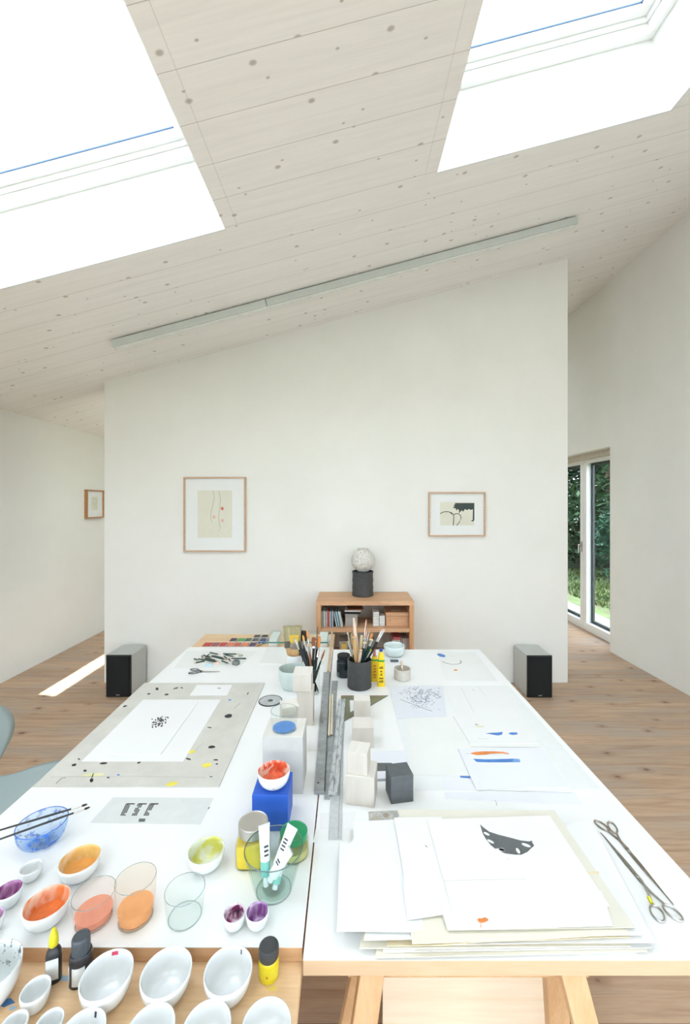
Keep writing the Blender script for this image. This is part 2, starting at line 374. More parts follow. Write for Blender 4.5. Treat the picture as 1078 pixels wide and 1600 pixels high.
# glazed double door in the right wall
dr = struct(bpy.data.objects.new('door_1', None)); COL.objects.link(dr); dr.location = (3.36, DY0, 0)
def mbw(): return MB()
f = MB(); fx0, fx1 = 0, .07; L = DY1-DY0
f.box(fx0, fx1, 0, L, 0, .045); f.box(fx0, fx1, 0, L, 2.41, 2.47); f.box(fx0, fx1, 0, .05, .045, 2.41); f.box(fx0, fx1, L-.05, L, .045, 2.41)
f.build('frame', M_white, dr, bevel=.003)
m0, m1 = 5.83-DY0, 5.99-DY0
for (a, c) in ((.05, (m0+m1)/2-.004), ((m0+m1)/2+.004, L-.05)):
    f = MB(); lf = f.box(-.012, .055, a, c, .05, .115).box(-.012, .055, a, c, 2.35, 2.41).box(-.012, .055, a, a+.075, .115, 2.35).box(-.012, .055, c-.075, c, .115, 2.35).build('leaf', M_white, dr, bevel=.003)
    g = MB().box(.02, .03, a+.07, c-.07, .11, 2.355).build('pane', M_pane, lf)
    s = MB().box(.056, .085, a, a+.11, .05, 2.41).box(.056, .085, c-.11, c, .05, 2.41).box(.056, .085, a+.11, c-.11, .05, .15).box(.056,.085,a+.11,c-.11,2.32,2.41).build('outer_frame', mat('dark_outer_frame', (70,72,72), .5), lf)
h = MB().box(-.02, -.012, m1-.062, m1-.03, 1.10, 1.25).tube([(-.016, m1-.046, 1.20), (-.06, m1-.046, 1.20)], .009).tube([(-.06, m1-.046, 1.205), (-.06, m1-.046, 1.08)], .009).build('door_handle', M_steel, dr, smooth=True)
b = MB().box(XR+.10, XR+.36, DY0, DY1, 2.40, 2.469); struct(b.build('trim_2', mat('blind_box', (196,188,172), .7)))
M_conc = mat('concrete', (84,88,84), .9, var=.06, scale=10)
b = MB().box(XR+.30, 4.1, 3.5, 9.0, -.12, -.02).box(-6, 6, -11, YB-.3, -.12, -.02); struct(b.build('terrace', M_conc))  # slab behind the house is unseen, added to bounce light at the ceiling

# ------------------------------------------------------------------ ceiling light
a0, a1, aj = -1.93, 1.86, -.673; yl = 3.40
q = sqrt(1+SLOPE**2)
cl = thing('ceiling_light', 'long slim grey aluminium light rail fixed along the sloping timber ceiling', 'ceiling light', (a0, yl, CZ(a0)))
Mx = Matrix.Rotation(-math.atan(SLOPE), 4, 'Y')
for s0, s1 in ((0, (aj-a0)*q-.002), ((aj-a0)*q+.002, (a1-a0)*q)):
    MB().box(s0, s1, -.014, .055, -.068, -.010, 0, Mx).build('profile', M_aluz, cl, bevel=.002)
MB().box(.05, (a1-a0)*q-.05, .005, .035, -.012, 0, 0, Mx).build('shadow_line_strip', M_black, cl)  # black strip painting the shadow line between rail and ceiling
MB().box(.01, (a1-a0)*q-.01, .0, .042, -.072, -.067, 0, Mx).build('diffuser', mat('opal_diffuser', (236,238,234), .4), cl)

# ------------------------------------------------------------------ tables
TZ = .75; WZ = .7165
def table_leg(b, x, y, s, z1, m=0): b.box(x-s, x+s, y-s, y+s, 0, z1, m)
wt = thing('wooden_table', 'long pine table with paint stains running under the left white tabletop', 'table', (-.63, 1.9, 0))
b = MB().box(-.52, .526, -1.48, 1.47, WZ-.035, WZ, 0)
def blob(cx, cy, r, n=9, sx=1, sy=1, rz=0, jit=.35, rnd=random):
    pts = []
    for k in range(n):
        a = 2*pi*k/n; rr = r*(1+rnd.uniform(-jit, jit)); x, y = rr*cos(a)*sx, rr*sin(a)*sy
        pts.append((cx+x*cos(rz)-y*sin(rz), cy+x*sin(rz)+y*cos(rz)))
    return pts
for (px, py, r, sx, mi) in ((8,1567,.008,3,1),(100,1528,.006,4,2),(425,1545,.006,2,3),(423,1500.5,.002,2,3),(20,1575,.004,2,2),(300,1590,.006,2,3)):
    x, y = P(px, py, WZ); b.prism(blob(x+.63, y-1.9, r, sx=sx), WZ-.0002, WZ+.0003, mi)
b.build('tabletop', [M_pine, mat('blue_stain', (70,120,176), .6), mat('pale_blue_stain', (160,186,200), .6), mat('yellow_stain', (232,206,110), .6)], wt)
MB().box(-.48, .49, -1.42, 1.41, WZ-.105, WZ-.0352, 0).build('apron', M_pine, wt)
for x in (-.45, .45):
    for y in (-1.38, 1.38): MB().box(x-.03, x+.03, y-.03, y+.03, 0, WZ-.1052, 0).build('leg', M_beech, wt, bevel=.003)
def top_panel(name, label, x0, x1, y0, y1, z0, z1, medge):
    b = MB().box(x0, x1, y0, y1, z0, z1-.0012, 0).box(x0-.0003, x1+.0003, y0-.0003, y1+.0003, z1-.0012, z1, 1)
    c = ((x0+x1)/2, (y0+y1)/2, z0); b.v = [(x-c[0], y-c[1], z-c[2]) for x, y, z in b.v]
    return tag(b.build(name, [medge, M_lam], loc=c), label, 'tabletop')
LP = top_panel('white_tabletop', 'left white laminate tabletop carrying paint bowls and the big grey cutting card', -1.13, -.1035, .9496, 2.965, WZ+.0005, TZ, M_edgeb)
RP = top_panel('white_tabletop', 'right white laminate tabletop with pale wooden edge, covered in paper and drawings', -.0985, .925, .923, 2.914, TZ-.035, TZ, M_edge)
def trestle(cx, cy, w, h, label, rz=0):
    t = thing('trestle', label, 'trestle', (cx, cy, 0), rz, 'wooden trestles under the right tabletop')
    MB().box(-w/2-.06, w/2+.06, -.02, .02, h-.07, h, 0).build('top_rail', M_beech, t, bevel=.003)
    for sx in (-1, 1):
        for sy in (-1, 1):
            tx = sx*w/2; s = .028; ty = sy*.021; by = sy*.19; bx = tx+sx*.14 if sy < 0 else tx+sx*.11; z1 = h-.004
            ty0, ty1 = (ty, ty+sy*.03); by0, by1 = by, by+sy*.03
            vs = [(bx-s,by0,0),(bx+s,by0,0),(bx+s,by1,0),(bx-s,by1,0),(tx-s,ty0,z1),(tx+s,ty0,z1),(tx+s,ty1,z1),(tx-s,ty1,z1)]
            fs = [(3,2,1,0),(4,5,6,7),(0,1,5,4),(1,2,6,5),(2,3,7,6),(3,0,4,7)]
            if sy < 0: fs = [f[::-1] for f in fs]
            MB()._add(vs, fs, 0).build('leg', M_beech, t, bevel=.003)
        zz = .28; k = 1-zz/h; yy = .021+(.19-.021)*k
        MB().box(sx*w/2+sx*.085-.012, sx*w/2+sx*.085+.012, -yy-.01, yy+.01, zz-.02, zz+.02).build('cross_rail', M_beech, t)
    return t
trestle(.285, 1.0, .45, TZ-.0355, 'wooden trestle at the near end under the right tabletop, plywood behind its legs')
trestle(.285, 2.5, .45, TZ-.0355, 'wooden trestle under the far end of the right tabletop')
x0, x1 = .106, .626
tag(MB().box(-(x1-x0)/2, (x1-x0)/2, -.009, .009, 0, .700).build('plywood_panel', M_ply, loc=((x0+x1)/2, 1.26, 0)), 'pale birch plywood panel standing upright behind the near trestle legs', 'plywood panel')

# ------------------------------------------------------------------ flat things: sheets, cards
def unproj(pts, z): return [P(x, y, z) for x, y in pts]
def sheet(name, label, cat, quad, z, th, m, marks=(), group=None, bevel=0):
    """a sheet whose corners stand at the given table points; marks are printed on its upper face"""
    W_ = unproj(quad, z+th); cx = sum(p[0] for p in W_)/len(W_); cy = sum(p[1] for p in W_)/len(W_)
    mats = [m]; b = MB().prism([(x-cx, y-cy) for x, y in W_], 0, th, 0)
    for mk in marks:
        kind, mm, pts = mk[0], mk[1], mk[2]
        if mm not in mats: mats.append(mm)
        i = mats.index(mm); w = unproj(pts, z+th); w = [(x-cx, y-cy) for x, y in w]; lift = mk[4] if len(mk) > 4 else .0002
        if kind == 'poly': b.prism(w, th-.0001, th+lift, i)
        else:
            for (p, q_) in zip(w[:-1], w[1:]):
                d = Vector((q_[0]-p[0], q_[1]-p[1])); L_ = d.length
                if L_ < 1e-6: continue
                n_ = Vector((-d.y, d.x))/L_*mk[3]/2
                b.prism([(p[0]+n_.x, p[1]+n_.y), (q_[0]+n_.x, q_[1]+n_.y), (q_[0]-n_.x, q_[1]-n_.y), (p[0]-n_.x, p[1]-n_.y)], th-.0001, th+lift, i)
    o = b.build(name, mats, loc=(cx, cy, z)); return tag(o, label, cat, group)
def ell(cx, cy, a, c, rot=0, n=14):
    return [(cx+a*cos(t)*cos(rot)-c*sin(t)*sin(rot), cy+a*cos(t)*sin(rot)+c*sin(t)*cos(rot)) for t in [2*pi*k/n for k in range(n)]]
def Z8(x, y): return (40+x*.3525, 1050+y*.3525)
M_yel = mat('yellow_paint', (236,222,90), .6); M_bst = mat('blue_paint', (70,128,200), .5, var=.12); M_org = mat('orange_paint', (236,140,70), .5, var=.1)
M_bstl = mat('light_blue_paint', (120,166,220), .6, var=.1)
M_yelp = mat('pale_yellow_stain', (222,220,172), .8)
M_score = mat('scored_line', (180,178,166), .8)
rnd = random.Random(3)
marks = []
for (x, y, a, c, r) in ((625,100,10,4,0),(665,72,14,3,-.3),(692,70,6,3,.5),(898,195,17,9,-.2),(825,333,17,6,-.1),(815,246,11,2,.1),(722,386,12,4,.3),(843,390,12,3,0),(345,405,18,5,-.1),
        (215,412,12,5,-.3),(263,437,8,5,0),(366,468,8,3,0),(292,480,8,9,.3),(503,402,9,4,-.4),(583,75,7,6,0),(822,464,7,2,0),(440,152,10,3,-.2),(546,97,8,3,0),(985,96,9,2,-1),(236,386,6,3,.4),(848,408,6,3,0)):
    c_ = Z8(x, y); pts = ell(c_[0], c_[1], a*.3525, c*.3525, r, 9); marks.append(('poly', M_ink, [(px+rnd.uniform(-.6,.6), py+rnd.uniform(-.3,.3)) for px, py in pts]))
marks += [('line', M_inkg, [Z8(135,495), Z8(160,470), Z8(178,468)], .003), ('line', M_inkg, [Z8(925,160), Z8(952,138)], .002), ('line', M_inkg, [Z8(300,450), Z8(290,485)], .003),
          ('line', M_score, [Z8(110,465), Z8(480,462), Z8(800,468)], .002), ('line', M_score, [Z8(790,310), Z8(740,360)], .0015)]
for (x, y, a, c) in ((736,354,18,7),(803,413,22,10),(648,496,28,9)): c_ = Z8(x, y); marks.append(('poly', M_yel, ell(c_[0], c_[1], a*.3525, c*.3525, -.2)))
for (x, y, a, c) in ((905,124,7,3),(411,456,7,3)): c_ = Z8(x, y); marks.append(('poly', M_bst, ell(c_[0], c_[1], a*.3525, c*.3525)))
c_ = Z8(300,456); marks.append(('poly', M_yelp, ell(c_[0], c_[1], 18, 3, -.05)))
sheet('cutting_card', 'large grey cardboard cutting mat with black and yellow paint spots on the left table', 'cutting mat', [Z8(527,48), Z8(1060,48), Z8(857,507), Z8(28,511)], TZ, .004, M_card, marks)
z1 = TZ+.004
sheet('white_card', 'small white card lying near the far edge of the grey cutting mat', 'paper', [Z8(760,57), Z8(916,57), Z8(893,104), Z8(727,104)], z1, .0006, M_paper, [('poly', M_score, ell(*Z8(858,72), 3, 1))])
sheet('paper_sheet', 'larger blank white sheet lying under the dotted drawing on the grey cutting mat', 'paper', [Z8(522,122), Z8(866,122), Z8(698,396), Z8(247,396)], z1, .0005, M_paper)
marks = []
for k in range(64):
    u, v_ = rnd.gauss(0, .5), rnd.gauss(0, .5); x = 592+u*34+v_*-16; y = 222+v_*26
    if not (538 < x < 642 and 193 < y < 252): continue
    c_ = Z8(x, y); marks.append(('poly', M_ink, ell(c_[0], c_[1], 1.5, .8, rnd.uniform(-1,1), 6)))
sheet('drawing', 'white sheet with a small cluster of black dots on the grey cutting mat', 'drawing', [Z8(590,130), Z8(768,130), Z8(598,365), Z8(375,363)], z1+.0007, .0028, M_paper, marks)
marks = []
for (tx, bx) in ((455,432), (508,482), (560,535)):
    for k in range(9):
        f_ = k/8
        for dx in (-7, 1, 9):
            if rnd.random() < .05: continue
            x = tx+(bx-tx)*f_+dx-4; y = 584+48*f_; c_ = [Z8(x, y), Z8(x+7, y), Z8(x+5, y+4.6), Z8(x-2, y+4.6)]; marks.append(('poly', M_ink, c_))
    marks.append(('poly', M_ink, [Z8(tx-5,582), Z8(tx+30,582), Z8(tx+28,587), Z8(tx-8,587)]))
marks += [('poly', M_inkg, [Z8(503,650), Z8(532,650), Z8(528,664), Z8(500,664)]), ('line', M_ink, [Z8(815,598), Z8(809,608)], .003)]
M_frost = mat('frosted_film', (217,221,218), .35, var=.02)
sheet('printing_film', 'grey frosted film with three dark hatched comb shapes in front of the cutting mat', 'film', [Z8(387,555), Z8(833,558), Z8(775,675), Z8(283,670)], TZ, .0006, M_frost, marks)
# right table, bottom layer upwards
def A(x, y): return (600+x*.2783, 980+y*.2783)
def Bz(x, y): return (500+x*.2783, 1230+y*.2783)
def Cz(x, y): return (780+x*.2764, 1230+y*.2764)
z = TZ
sheet('drawing', 'sheet with a black arc and blue and orange dabs at the far end', 'drawing', [(683,1018),(742,1018),(778,1064),(695.5,1064)], z, .0008, M_paper2,
   [('poly', M_bst, [A(297,150), A(312,147), A(340,155), A(346,165), A(335,169), A(315,165), A(300,157)]), ('line', M_ink, [A(327,193), A(345,201), A(380,209), A(415,208), A(430,202), A(433,192), A(425,186)], .0045),
    ('poly', M_org, ell(*A(402,241), 3, 1.3)), ('line', mat('tan_line', (206,190,170), .8), [A(370,158), A(390,163), A(408,160)], .002)])
sheet('backing_sheet', 'large pale grey-green sheet spread under the drawings on the right table', 'paper', [(607,1071),(794.5,1071.5),(938.5,1233),(648.8,1234.7)], z, .0012, mat('pale_backing', (230,233,231), .5, var=.01))
z += .0013
def squiggles(quad, n, seed, M1):
    r_ = random.Random(seed); out = []
    for k in range(n):
        t0 = r_.random(); x = 90+r_.gauss(110, 62); y = 345+abs(r_.gauss(45, 34)); a = r_.choice([-.35, .5, .45, -.7, .3, 1.2])
        if x < 75 or x > 308 or y > 475 or y-345 > (x-60)*1.1 or y < 332: continue
        L_ = r_.uniform(5, 26); pts = [A(x+L_*t*cos(a)+r_.uniform(-2,2), y+L_*t*sin(a)*.8+r_.uniform(-2,2)) for t in (0, .5, 1)]
        out.append(('line', M1, pts, r_.uniform(.0012, .0026)))
    return out
M_pencil = mat('pencil_grey', (110,116,136), .7); 
mk = squiggles(None, 210, 5, M_pencil)+[('line', M_ink, [A(90,405), A(150,428), A(205,450), A(270,472)], .0025), ('line', M_pencil, [A(245,375), A(232,420)], .002)]
sheet('scribble_drawing', 'bluish sheet covered in dense small pen scribbles, beside the beige brush cup', 'drawing', [(605.8,1070.8),(692,1071.8),(698,1119),(621.5,1122.5)], z+.0014, .0008, mat('bluish_paper', (222,225,230), .8, var=.01), mk)
sheet('paper_sheet', 'large blank off-white sheet in front of the scribble drawing', 'paper', [(637,1115),(738,1115),(772,1213),(646,1210.6)], z+.0007, .0007, M_paper2)
sheet('paper_sheet', 'blank sheet with fine ruled pencil lines behind the small blue shapes', 'paper', [(693,1072.5),(785,1072.5),(838,1152),(727,1152)], z, .0007, M_paper, [('line', M_score, [A(430,335), A(505,478)], .001), ('line', M_score, [A(527,335), A(570,386)], .0008), ('poly', M_inkg, ell(*A(502,352), .8, .5))])
sheet('drawing', 'sheet with a dark blue brushmark peeking out left of the orange and blue stroke painting', 'drawing', [(690,1209),(770,1211),(772,1233.4),(692,1233.6)], z+.0001, .0005, M_cool, [('poly', M_bst, [A(424,834), A(492,836), A(496,849), A(430,845)])])
sheet('paper_strip', 'long narrow blank strip of paper lying just behind the big pile of paper', 'paper', [(694,1237.5),(896,1237),(913,1259),(695,1247.5)], TZ, .0005, M_cool, [('line', M_inkg, [(773,1250),(776,1255),(776,1259)], .0012)])
sheet('paper_sheet', 'lower sheet jutting out beneath the sheet with small blue shapes', 'paper', [(722,1130),(822,1130),(844,1167.5),(736,1166.3)], z+.0008, .0022, M_paper2)
sheet('drawing', 'sheet with two small blue shapes and a yellow smear on the right table', 'drawing', [(708,1119),(807,1118),(839.5,1160.5),(733.5,1160)], z+.0031, .0022, M_paper,
   [('poly', M_bst, [A(570,596), A(600,593), A(630,592), A(666,588), A(662,603), A(640,608), A(615,604)]), ('poly', M_bst, [A(697,598), A(712,590), A(747,591), A(749,602), A(720,605)]),
    ('poly', M_yelp, ell(*A(537,557), 8, 1)), ('line', M_ink, [A(512,545), A(520,551), A(516,543), A(532,550)], .002), ('line', M_score, [A(525,627), A(590,628)], .001)])
sheet('paper_sheet', 'lower sheet under the orange and blue stroke painting', 'paper', [(718,1175),(848,1172),(895,1236.8),(747,1233)], z+.0008, .0028, M_paper2)
sheet('drawing', 'sheet painted with an orange stroke above a long blue stroke', 'drawing', [(715.5,1169.5),(845,1168),(888.5,1229.5),(744,1232.8)], z+.0037, .0028, M_cool,
   [('poly', M_org, [A(486,707), A(510,700), A(560,697), A(620,697), A(670,700), A(700,708), A(703,713), A(660,708), A(600,711), A(560,717), A(520,718), A(495,713)]),
    ('line', M_score, [A(455,713), A(485,708), A(520,719), A(600,714), A(660,712), A(704,716)], .0012),
    ('poly', M_bst, [A(500,739), A(570,742), A(640,741), A(700,739), A(725,738), A(722,758), A(650,759), A(590,759), A(520,757)]), ('poly', M_bstl, [A(724,738), A(760,740), A(766,758), A(721,759)])])
sheet('photo_card', 'white card with a dark printed band tucked behind the charcoal block', 'card', [(581,1174),(632,1172),(645,1213),(586,1222)], TZ, .0006, M_cool,
   [('poly', M_inkg, [(588,1192),(612,1192),(612,1204.5),(588,1205)]), ('poly', mat('grey_print', (160,168,176), .7), [(589,1217),(614,1216),(614,1220),(589,1221)])])
sheet('paper_sheet', 'faint blank sheet under the end of the perforated ruler', 'paper', [(500,1271),(556,1268),(556,1295.5),(499,1294.6)], TZ, .0004, M_paper)
sheet('paper_sheet', 'blank sheet with a visible edge below the perforated ruler, left of the big pile', 'paper', [(493,1295.5),(551,1297),(552,1316),(489,1316)], TZ, .0004, M_paper2)
sheet('photo_print', 'small grey photo print half hidden behind the left corner of the paper pile', 'photograph', [(575.5,1268),(622,1266),(624,1280),(576.5,1283)], TZ, .0006, mat('grey_photo', (196,194,186), .5, var=.15, scale=60), [('poly', mat('brown_print', (170,160,140), .6), ell(603,1274,4.5,4)), ('poly', mat('brown_print_b', (186,178,160), .6), ell(588,1279,8,3))])
# ---- the big pile of paper
PZ = TZ+.0005
def wob(quad_w, z, th, m, name, label, seed, sag=.0, n=14, marks=()):
    """a slightly wavy sheet between four world corners (TL, TR, BR, BL)"""
    r_ = random.Random(seed); TL, TR, BR, BL = [Vector(p) for p in quad_w]; c = (TL+TR+BR+BL)/4
    ph = r_.uniform(0, 6); vs = []; fs = []
    for top in (0, 1):
        for j in range(7):
            for i in range(n+1):
                u, v_ = i/n, j/6; p = TL.lerp(TR, u).lerp(BL.lerp(BR, u), v_)
                h = sag*(sin(u*7+ph)+.6*sin(u*13+ph*2))*.5*(v_**2)
                vs.append((p.x-c.x, p.y-c.y, h+sag*.8*v_*v_+(th if top else 0)))
    o = 7*(n+1); g = lambda i, j: j*(n+1)+i
    for j in range(6):
        for i in range(n):
            q = (g(i,j), g(i+1,j), g(i+1,j+1), g(i,j+1)); fs.append(tuple(o+k for k in q[::-1])); fs.append(q)
    for i in range(n): fs.append((g(i,6), g(i+1,6), o+g(i+1,6), o+g(i,6))); fs.append((g(i+1,0), g(i,0), o+g(i,0), o+g(i+1,0)))
    for j in range(6): fs.append((g(0,j), g(0,j+1), o+g(0,j+1), o+g(0,j))); fs.append((g(n,j+1), g(n,j), o+g(n,j), o+g(n,j+1)))
    return tag(MB()._add(vs, fs, 0).build(name, [m], loc=(c.x, c.y, z), smooth=True, ang=30), label, 'paper', None)
def U(pts, z): return [P(x, y, z) for x, y in pts]
layers = [  # quad pixels of the near edge etc., z, thickness, material, label
 ([(625,1290),(925,1290),(992,1487),(590,1489)], .0000, .0030, M_paper2, 'thick white board at the very bottom of the big paper pile', 0),
 ([(618,1300),(872,1300),(1012,1487),(586,1496.5)], .0040, .0014, M_cream, 'cream sheet near the bottom of the pile jutting out at its left front corner', 0),
 ([(622,1298),(930,1292),(1018,1481),(598,1488)], .0064, .0018, M_paper, 'white sheet with its right corner sticking out low in the pile', .001),
 ([(600,1300),(866,1290),(985,1478),(561,1481.5)], .0096, .0018, M_cream, 'cream sheet jutting out left, third step of the pile', 0),
 ([(620,1290),(866,1285),(985,1470),(604,1480)], .0125, .0016, M_cream2, 'yellowed wavy sheet in the middle of the pile', .002),
 ([(620,1290),(925,1284),(1024,1473),(655,1476)], .0175, .0014, M_paper, 'white sheet with the farthest right corner of the pile', .001),
 ([(618,1286),(864,1280),(985,1464),(645,1478)], .0205, .0016, M_cream2, 'yellowed wavy sheet above the middle of the pile', .0022),
 ([(600,1302),(900,1290),(1003,1460),(568,1468.5)], .0252, .0018, M_paper2, 'white sheet jutting out left under the left loose sheet', 0),
 ([(618,1284),(862,1280),(984,1461),(644,1476)], .0278, .0012, M_cream, 'cream sheet in the upper part of the pile with rough torn edge', .0015),
]
for k, (qd, dz, th, m, lab, sag) in enumerate(layers): wob(U(qd, PZ+dz+th), PZ+dz, th, m, 'paper_sheet', lab, k, sag)
z = PZ+.0318
wob(U([(553,1284),(640,1279),(662,1452),(545,1453)], z), z-.0010, .001, M_paper, 'paper_sheet', 'blank white sheet at the upper left of the pile, under the left loose sheet', 31)
wob(U([(531,1316),(628,1312),(650,1456),(526.5,1455)], z+.0012), z+.0003, .001, M_paper, 'paper_sheet', 'blank white loose sheet hanging over the left side of the pile', 32)
sheet('paper_sheet', 'broad cream sheet showing along the back and right of the pile', 'paper', [(620,1264.5),(866,1266),(992,1449),(700,1453)], z+.0022, .0012, mat('pale_cream_paper', (222,219,204), .85, var=.01), [('poly', M_cream2, [Cz(484,478), Cz(560,475), Cz(566,490), Cz(492,491)])])
sheet('paper_sheet', 'narrow white sheet along the left edge under the drawing of the black shape', 'paper', [(615.5,1277.5),(690,1276),(712,1379),(633.6,1383)], z+.0050, .0008, M_paper, [('line', M_ink, [Bz(590,325), Bz(602,338)], .002)])
sheet('paper_sheet', 'white sheet corner below the narrow left sheet of the pile', 'paper', [(628,1375),(700,1372),(700,1427.5),(636.5,1437)], z+.0036, .0012, M_paper)
sheet('drawing', 'white sheet with an orange blot, just under the topmost drawing of the pile', 'drawing', [(684,1400),(940,1392),(958,1446),(699,1452.5)], z+.0052, .0016, M_paper,
   [('poly', M_org, [Bz(882,742), Bz(895,735), Bz(905,738), Bz(925,731), Bz(943,738), Bz(944,750), Bz(920,760), Bz(905,762), Bz(890,757)]), ('line', M_org, [Bz(898,762), Bz(905,776), Bz(900,788)], .0015)])
W2 = M_paper2
shape = [Bz(898,208), Bz(918,226), Bz(950,250), Bz(1000,266), Bz(1078,286), Cz(120,301), Cz(168,307), Cz(185,302), Cz(187,314), Cz(198,330), Cz(182,344), Cz(160,366), Cz(125,382), Cz(95,382), Cz(60,378), Bz(1040,372), Bz(985,348), Bz(958,325), Bz(930,290), Bz(912,258)]
sheet('drawing', 'topmost sheet of the pile showing a dark grey leaf shape with pale notches', 'drawing', [(667,1280.5),(858.5,1274),(952.5,1415.5),(707.3,1425)], z+.0072, .0010, W2,
   [('poly', M_inkg, shape, 0, .0002)]+[('poly', W2, ell(*c_, a, d, r), 0, .0004) for c_, a, d, r in ((Bz(935,262), 5.2, 1.8, .45), (Bz(958,305), 6, 1.8, .5), (Bz(1008,352), 8.5, 2.2, .05), (Cz(15,353), 4.8, 2, .1), (Cz(152,328), 7.6, 2.2, .35), (Cz(106,360), 5, 2.3, 1.0))]
   +[('poly', M_inkg, ell(*Cz(47,407), .6, .5), 0, .0002), ('line', M_score, [Bz(695,527), Bz(880,520), Cz(150,520)], .0006, .0002)])

# ------------------------------------------------------------------ bowls, cups, glasses
def ring_pts(cx, cy, a, c, rot, n=20, z=0): return [(cx+a*cos(t)*cos(rot)-c*sin(t)*sin(rot), cy+a*cos(t)*sin(rot)+c*sin(t)*cos(rot), z) for t in [2*pi*k/n for k in range(n)]]
def fit(cx, cy, w, bottom, zt, rb=.4, hmin=.004, hmax=.35):
    """rim outline (centre, width) and lowest base point in the photograph -> x, y, radius, height"""
    def solve(h):
        H = EZ-zt-h; v = cy-Y0; y = F*H/v; r = .03
        for _ in range(25):
            x = (cx-X0)*(y*y-r*r)/(F*y); r = w*y/(2*F*sqrt(1+(x/y)**2)); y = F*H/v/(1-(r/y)**2)
        return x, y, r
    lo, hi = hmin, hmax
    for _ in range(40):
        h = (lo+hi)/2; x, y, r = solve(h); b_ = Y0+F*(EZ-zt)/(y-rb*r)
        if b_ < bottom: lo = h
        else: hi = h
    return x, y, r, h
def bowl_profile(r, h, t=.0028, rb=.42):
    out = [(rb*r*.96, 0), (rb*r, .0015)]
    for k in range(1, 9):
        a = k/8; out.append((rb*r+(r-rb*r)*sin(a*pi/2)**.78, .0015+(h-.0015)*(1-cos(a*pi/2))**.95))
    inn = []
    for k in range(8, 0, -1):
        a = k/8; inn.append((max(.001, rb*r+(r-rb*r)*sin(a*pi/2)**.78-t), t+(h-t)*(1-cos(a*pi/2))**.95))
    inn.append((rb*r*.6, t+.0002)); inn.append((0, t))
    return out+[(r-t*.5, h+t*.35)]+inn, len(out)
LOG = []
def bowl(name, label, cx, cy, w, bottom, zt, mo=M_porc, mi=None, paint=None, group=None, plev=.28, rb=.42, t=.0028, cat='bowl', extra=None):
    x, y, r, h = fit(cx, cy, w, bottom, zt, rb); LOG.append((label[:30], round(x,3), round(y,3), round(r,3), round(h,3)))
    prof, no = bowl_profile(r, h, t, rb); mats = [mo, mi or mo]
    b = MB().lathe(prof, 48, [0]*(no)+[1]*(len(prof)-no))
    if paint or extra:
        root = thing(name, label, cat, (x, y, zt), 0, group); b.build('body', mats, root, smooth=True, ang=60)
        if paint:
            zl = t+(h-t)*plev; k = 0; rr = r*.5
            for i in range(no+1, len(prof)-1):
                if prof[i][1] >= zl >= prof[i+1][1]:
                    f_ = (zl-prof[i+1][1])/max(1e-6, prof[i][1]-prof[i+1][1]); rr = prof[i+1][0]+f_*(prof[i][0]-prof[i+1][0]); break
            MB().lathe([(0, zl+.0002), (rr*.7, zl+.0002), (rr+.0003, zl+.0004)][::-1], 36).build('paint', paint, root, smooth=True)
        if extra: extra(root, x, y, r, h)
        return root
    return tag(b.build(name, mats, loc=(x, y, zt), smooth=True, ang=60), label, cat, group)
GW = 'white porcelain bowls on the pine table'
red_tick = mat('pink_mark', (214,70,100), .4); navy = mat('navy_mark', (40,66,128), .4); mauve = mat('black_mark', (60,50,60), .4)
def mark_on(ang, rad, w, l, m, name='paint_mark'):
    def f_(root, x, y, r, h):
        prof, no = bowl_profile(r, h); 
        a0_, a1_ = ang-w/2, ang+w/2; vs = []; fs = []; K = 5
        for i in range(K+1):
            zz = h*(rad+(l)*i/K); rr = r
            for q_ in range(no+1, len(prof)-1):
                if prof[q_][1] >= zz >= prof[q_+1][1]:
                    g_ = (zz-prof[q_+1][1])/max(1e-6, prof[q_][1]-prof[q_+1][1]); rr = prof[q_+1][0]+g_*(prof[q_][0]-prof[q_+1][0]); break
            for j in range(5): a = a0_+(a1_-a0_)*j/4; vs.append(((rr-.0006)*cos(a), (rr-.0006)*sin(a), zz+.0003))
        for i in range(K):
            for j in range(4): fs.append((i*5+j, i*5+j+1, (i+1)*5+j+1, (i+1)*5+j))
        MB()._add(vs, fs, 0).build(name, m, root, smooth=True)
    return f_
bowl('bowl', 'large white bowl with a pink mark at its rim, right of the black-capped bottle', 165.5, 1524, 87, 1580, WZ, extra=mark_on(1.75, .8, .28, .15, red_tick), group=GW)
bowl('bowl', 'large white bowl with a blue tape mark near its rim, on the pine table', 259, 1520, 82.5, 1573, WZ, extra=mark_on(-.85, .68, .3, .28, navy), group=GW)
bowl('bowl', 'large white bowl with a fine black tick, left of the yellow ink bottle', 356, 1517, 76.5, 1570, WZ, extra=mark_on(1.2, .72, .06, .2, mauve), group=GW)
bowl('bowl', 'large white bowl splattered with black ink, at the left edge of the pine table', -22, 1516, 116, 1588, WZ, mi=smear('ink_splatter', (222,228,226), (48,50,52), .60, 55, .3, .04), group=GW)
bowl('bowl', 'small deep white bowl in front of the yellow-nozzled bottle', 55, 1546, 51, 1585, WZ, group=GW)
bowl('bowl', 'small white bowl in the front row at the left corner', 21, 1600, 49, 1640, WZ, group=GW)
bowl('bowl', 'small white bowl in the front row, second from the left corner', 77, 1597, 48, 1636, WZ, group=GW)
bowl('bowl', 'white bowl with a small dark stroke inside, third in the front row', 126, 1616, 81, 1668, WZ, extra=mark_on(1.45, .62, .12, .25, mauve), group=GW)
bowl('bowl', 'plain white bowl, fourth in the front row', 234, 1610, 80, 1662, WZ, group=GW)
bowl('bowl', 'plain white bowl, fifth in the front row', 322, 1607, 79, 1658, WZ, group=GW)
bowl('bowl', 'plain white bowl nearest the right edge of the pine table, end of the front row', 416, 1604, 78, 1654, WZ, group=GW)
GB = 'paint bowls on the left white tabletop'
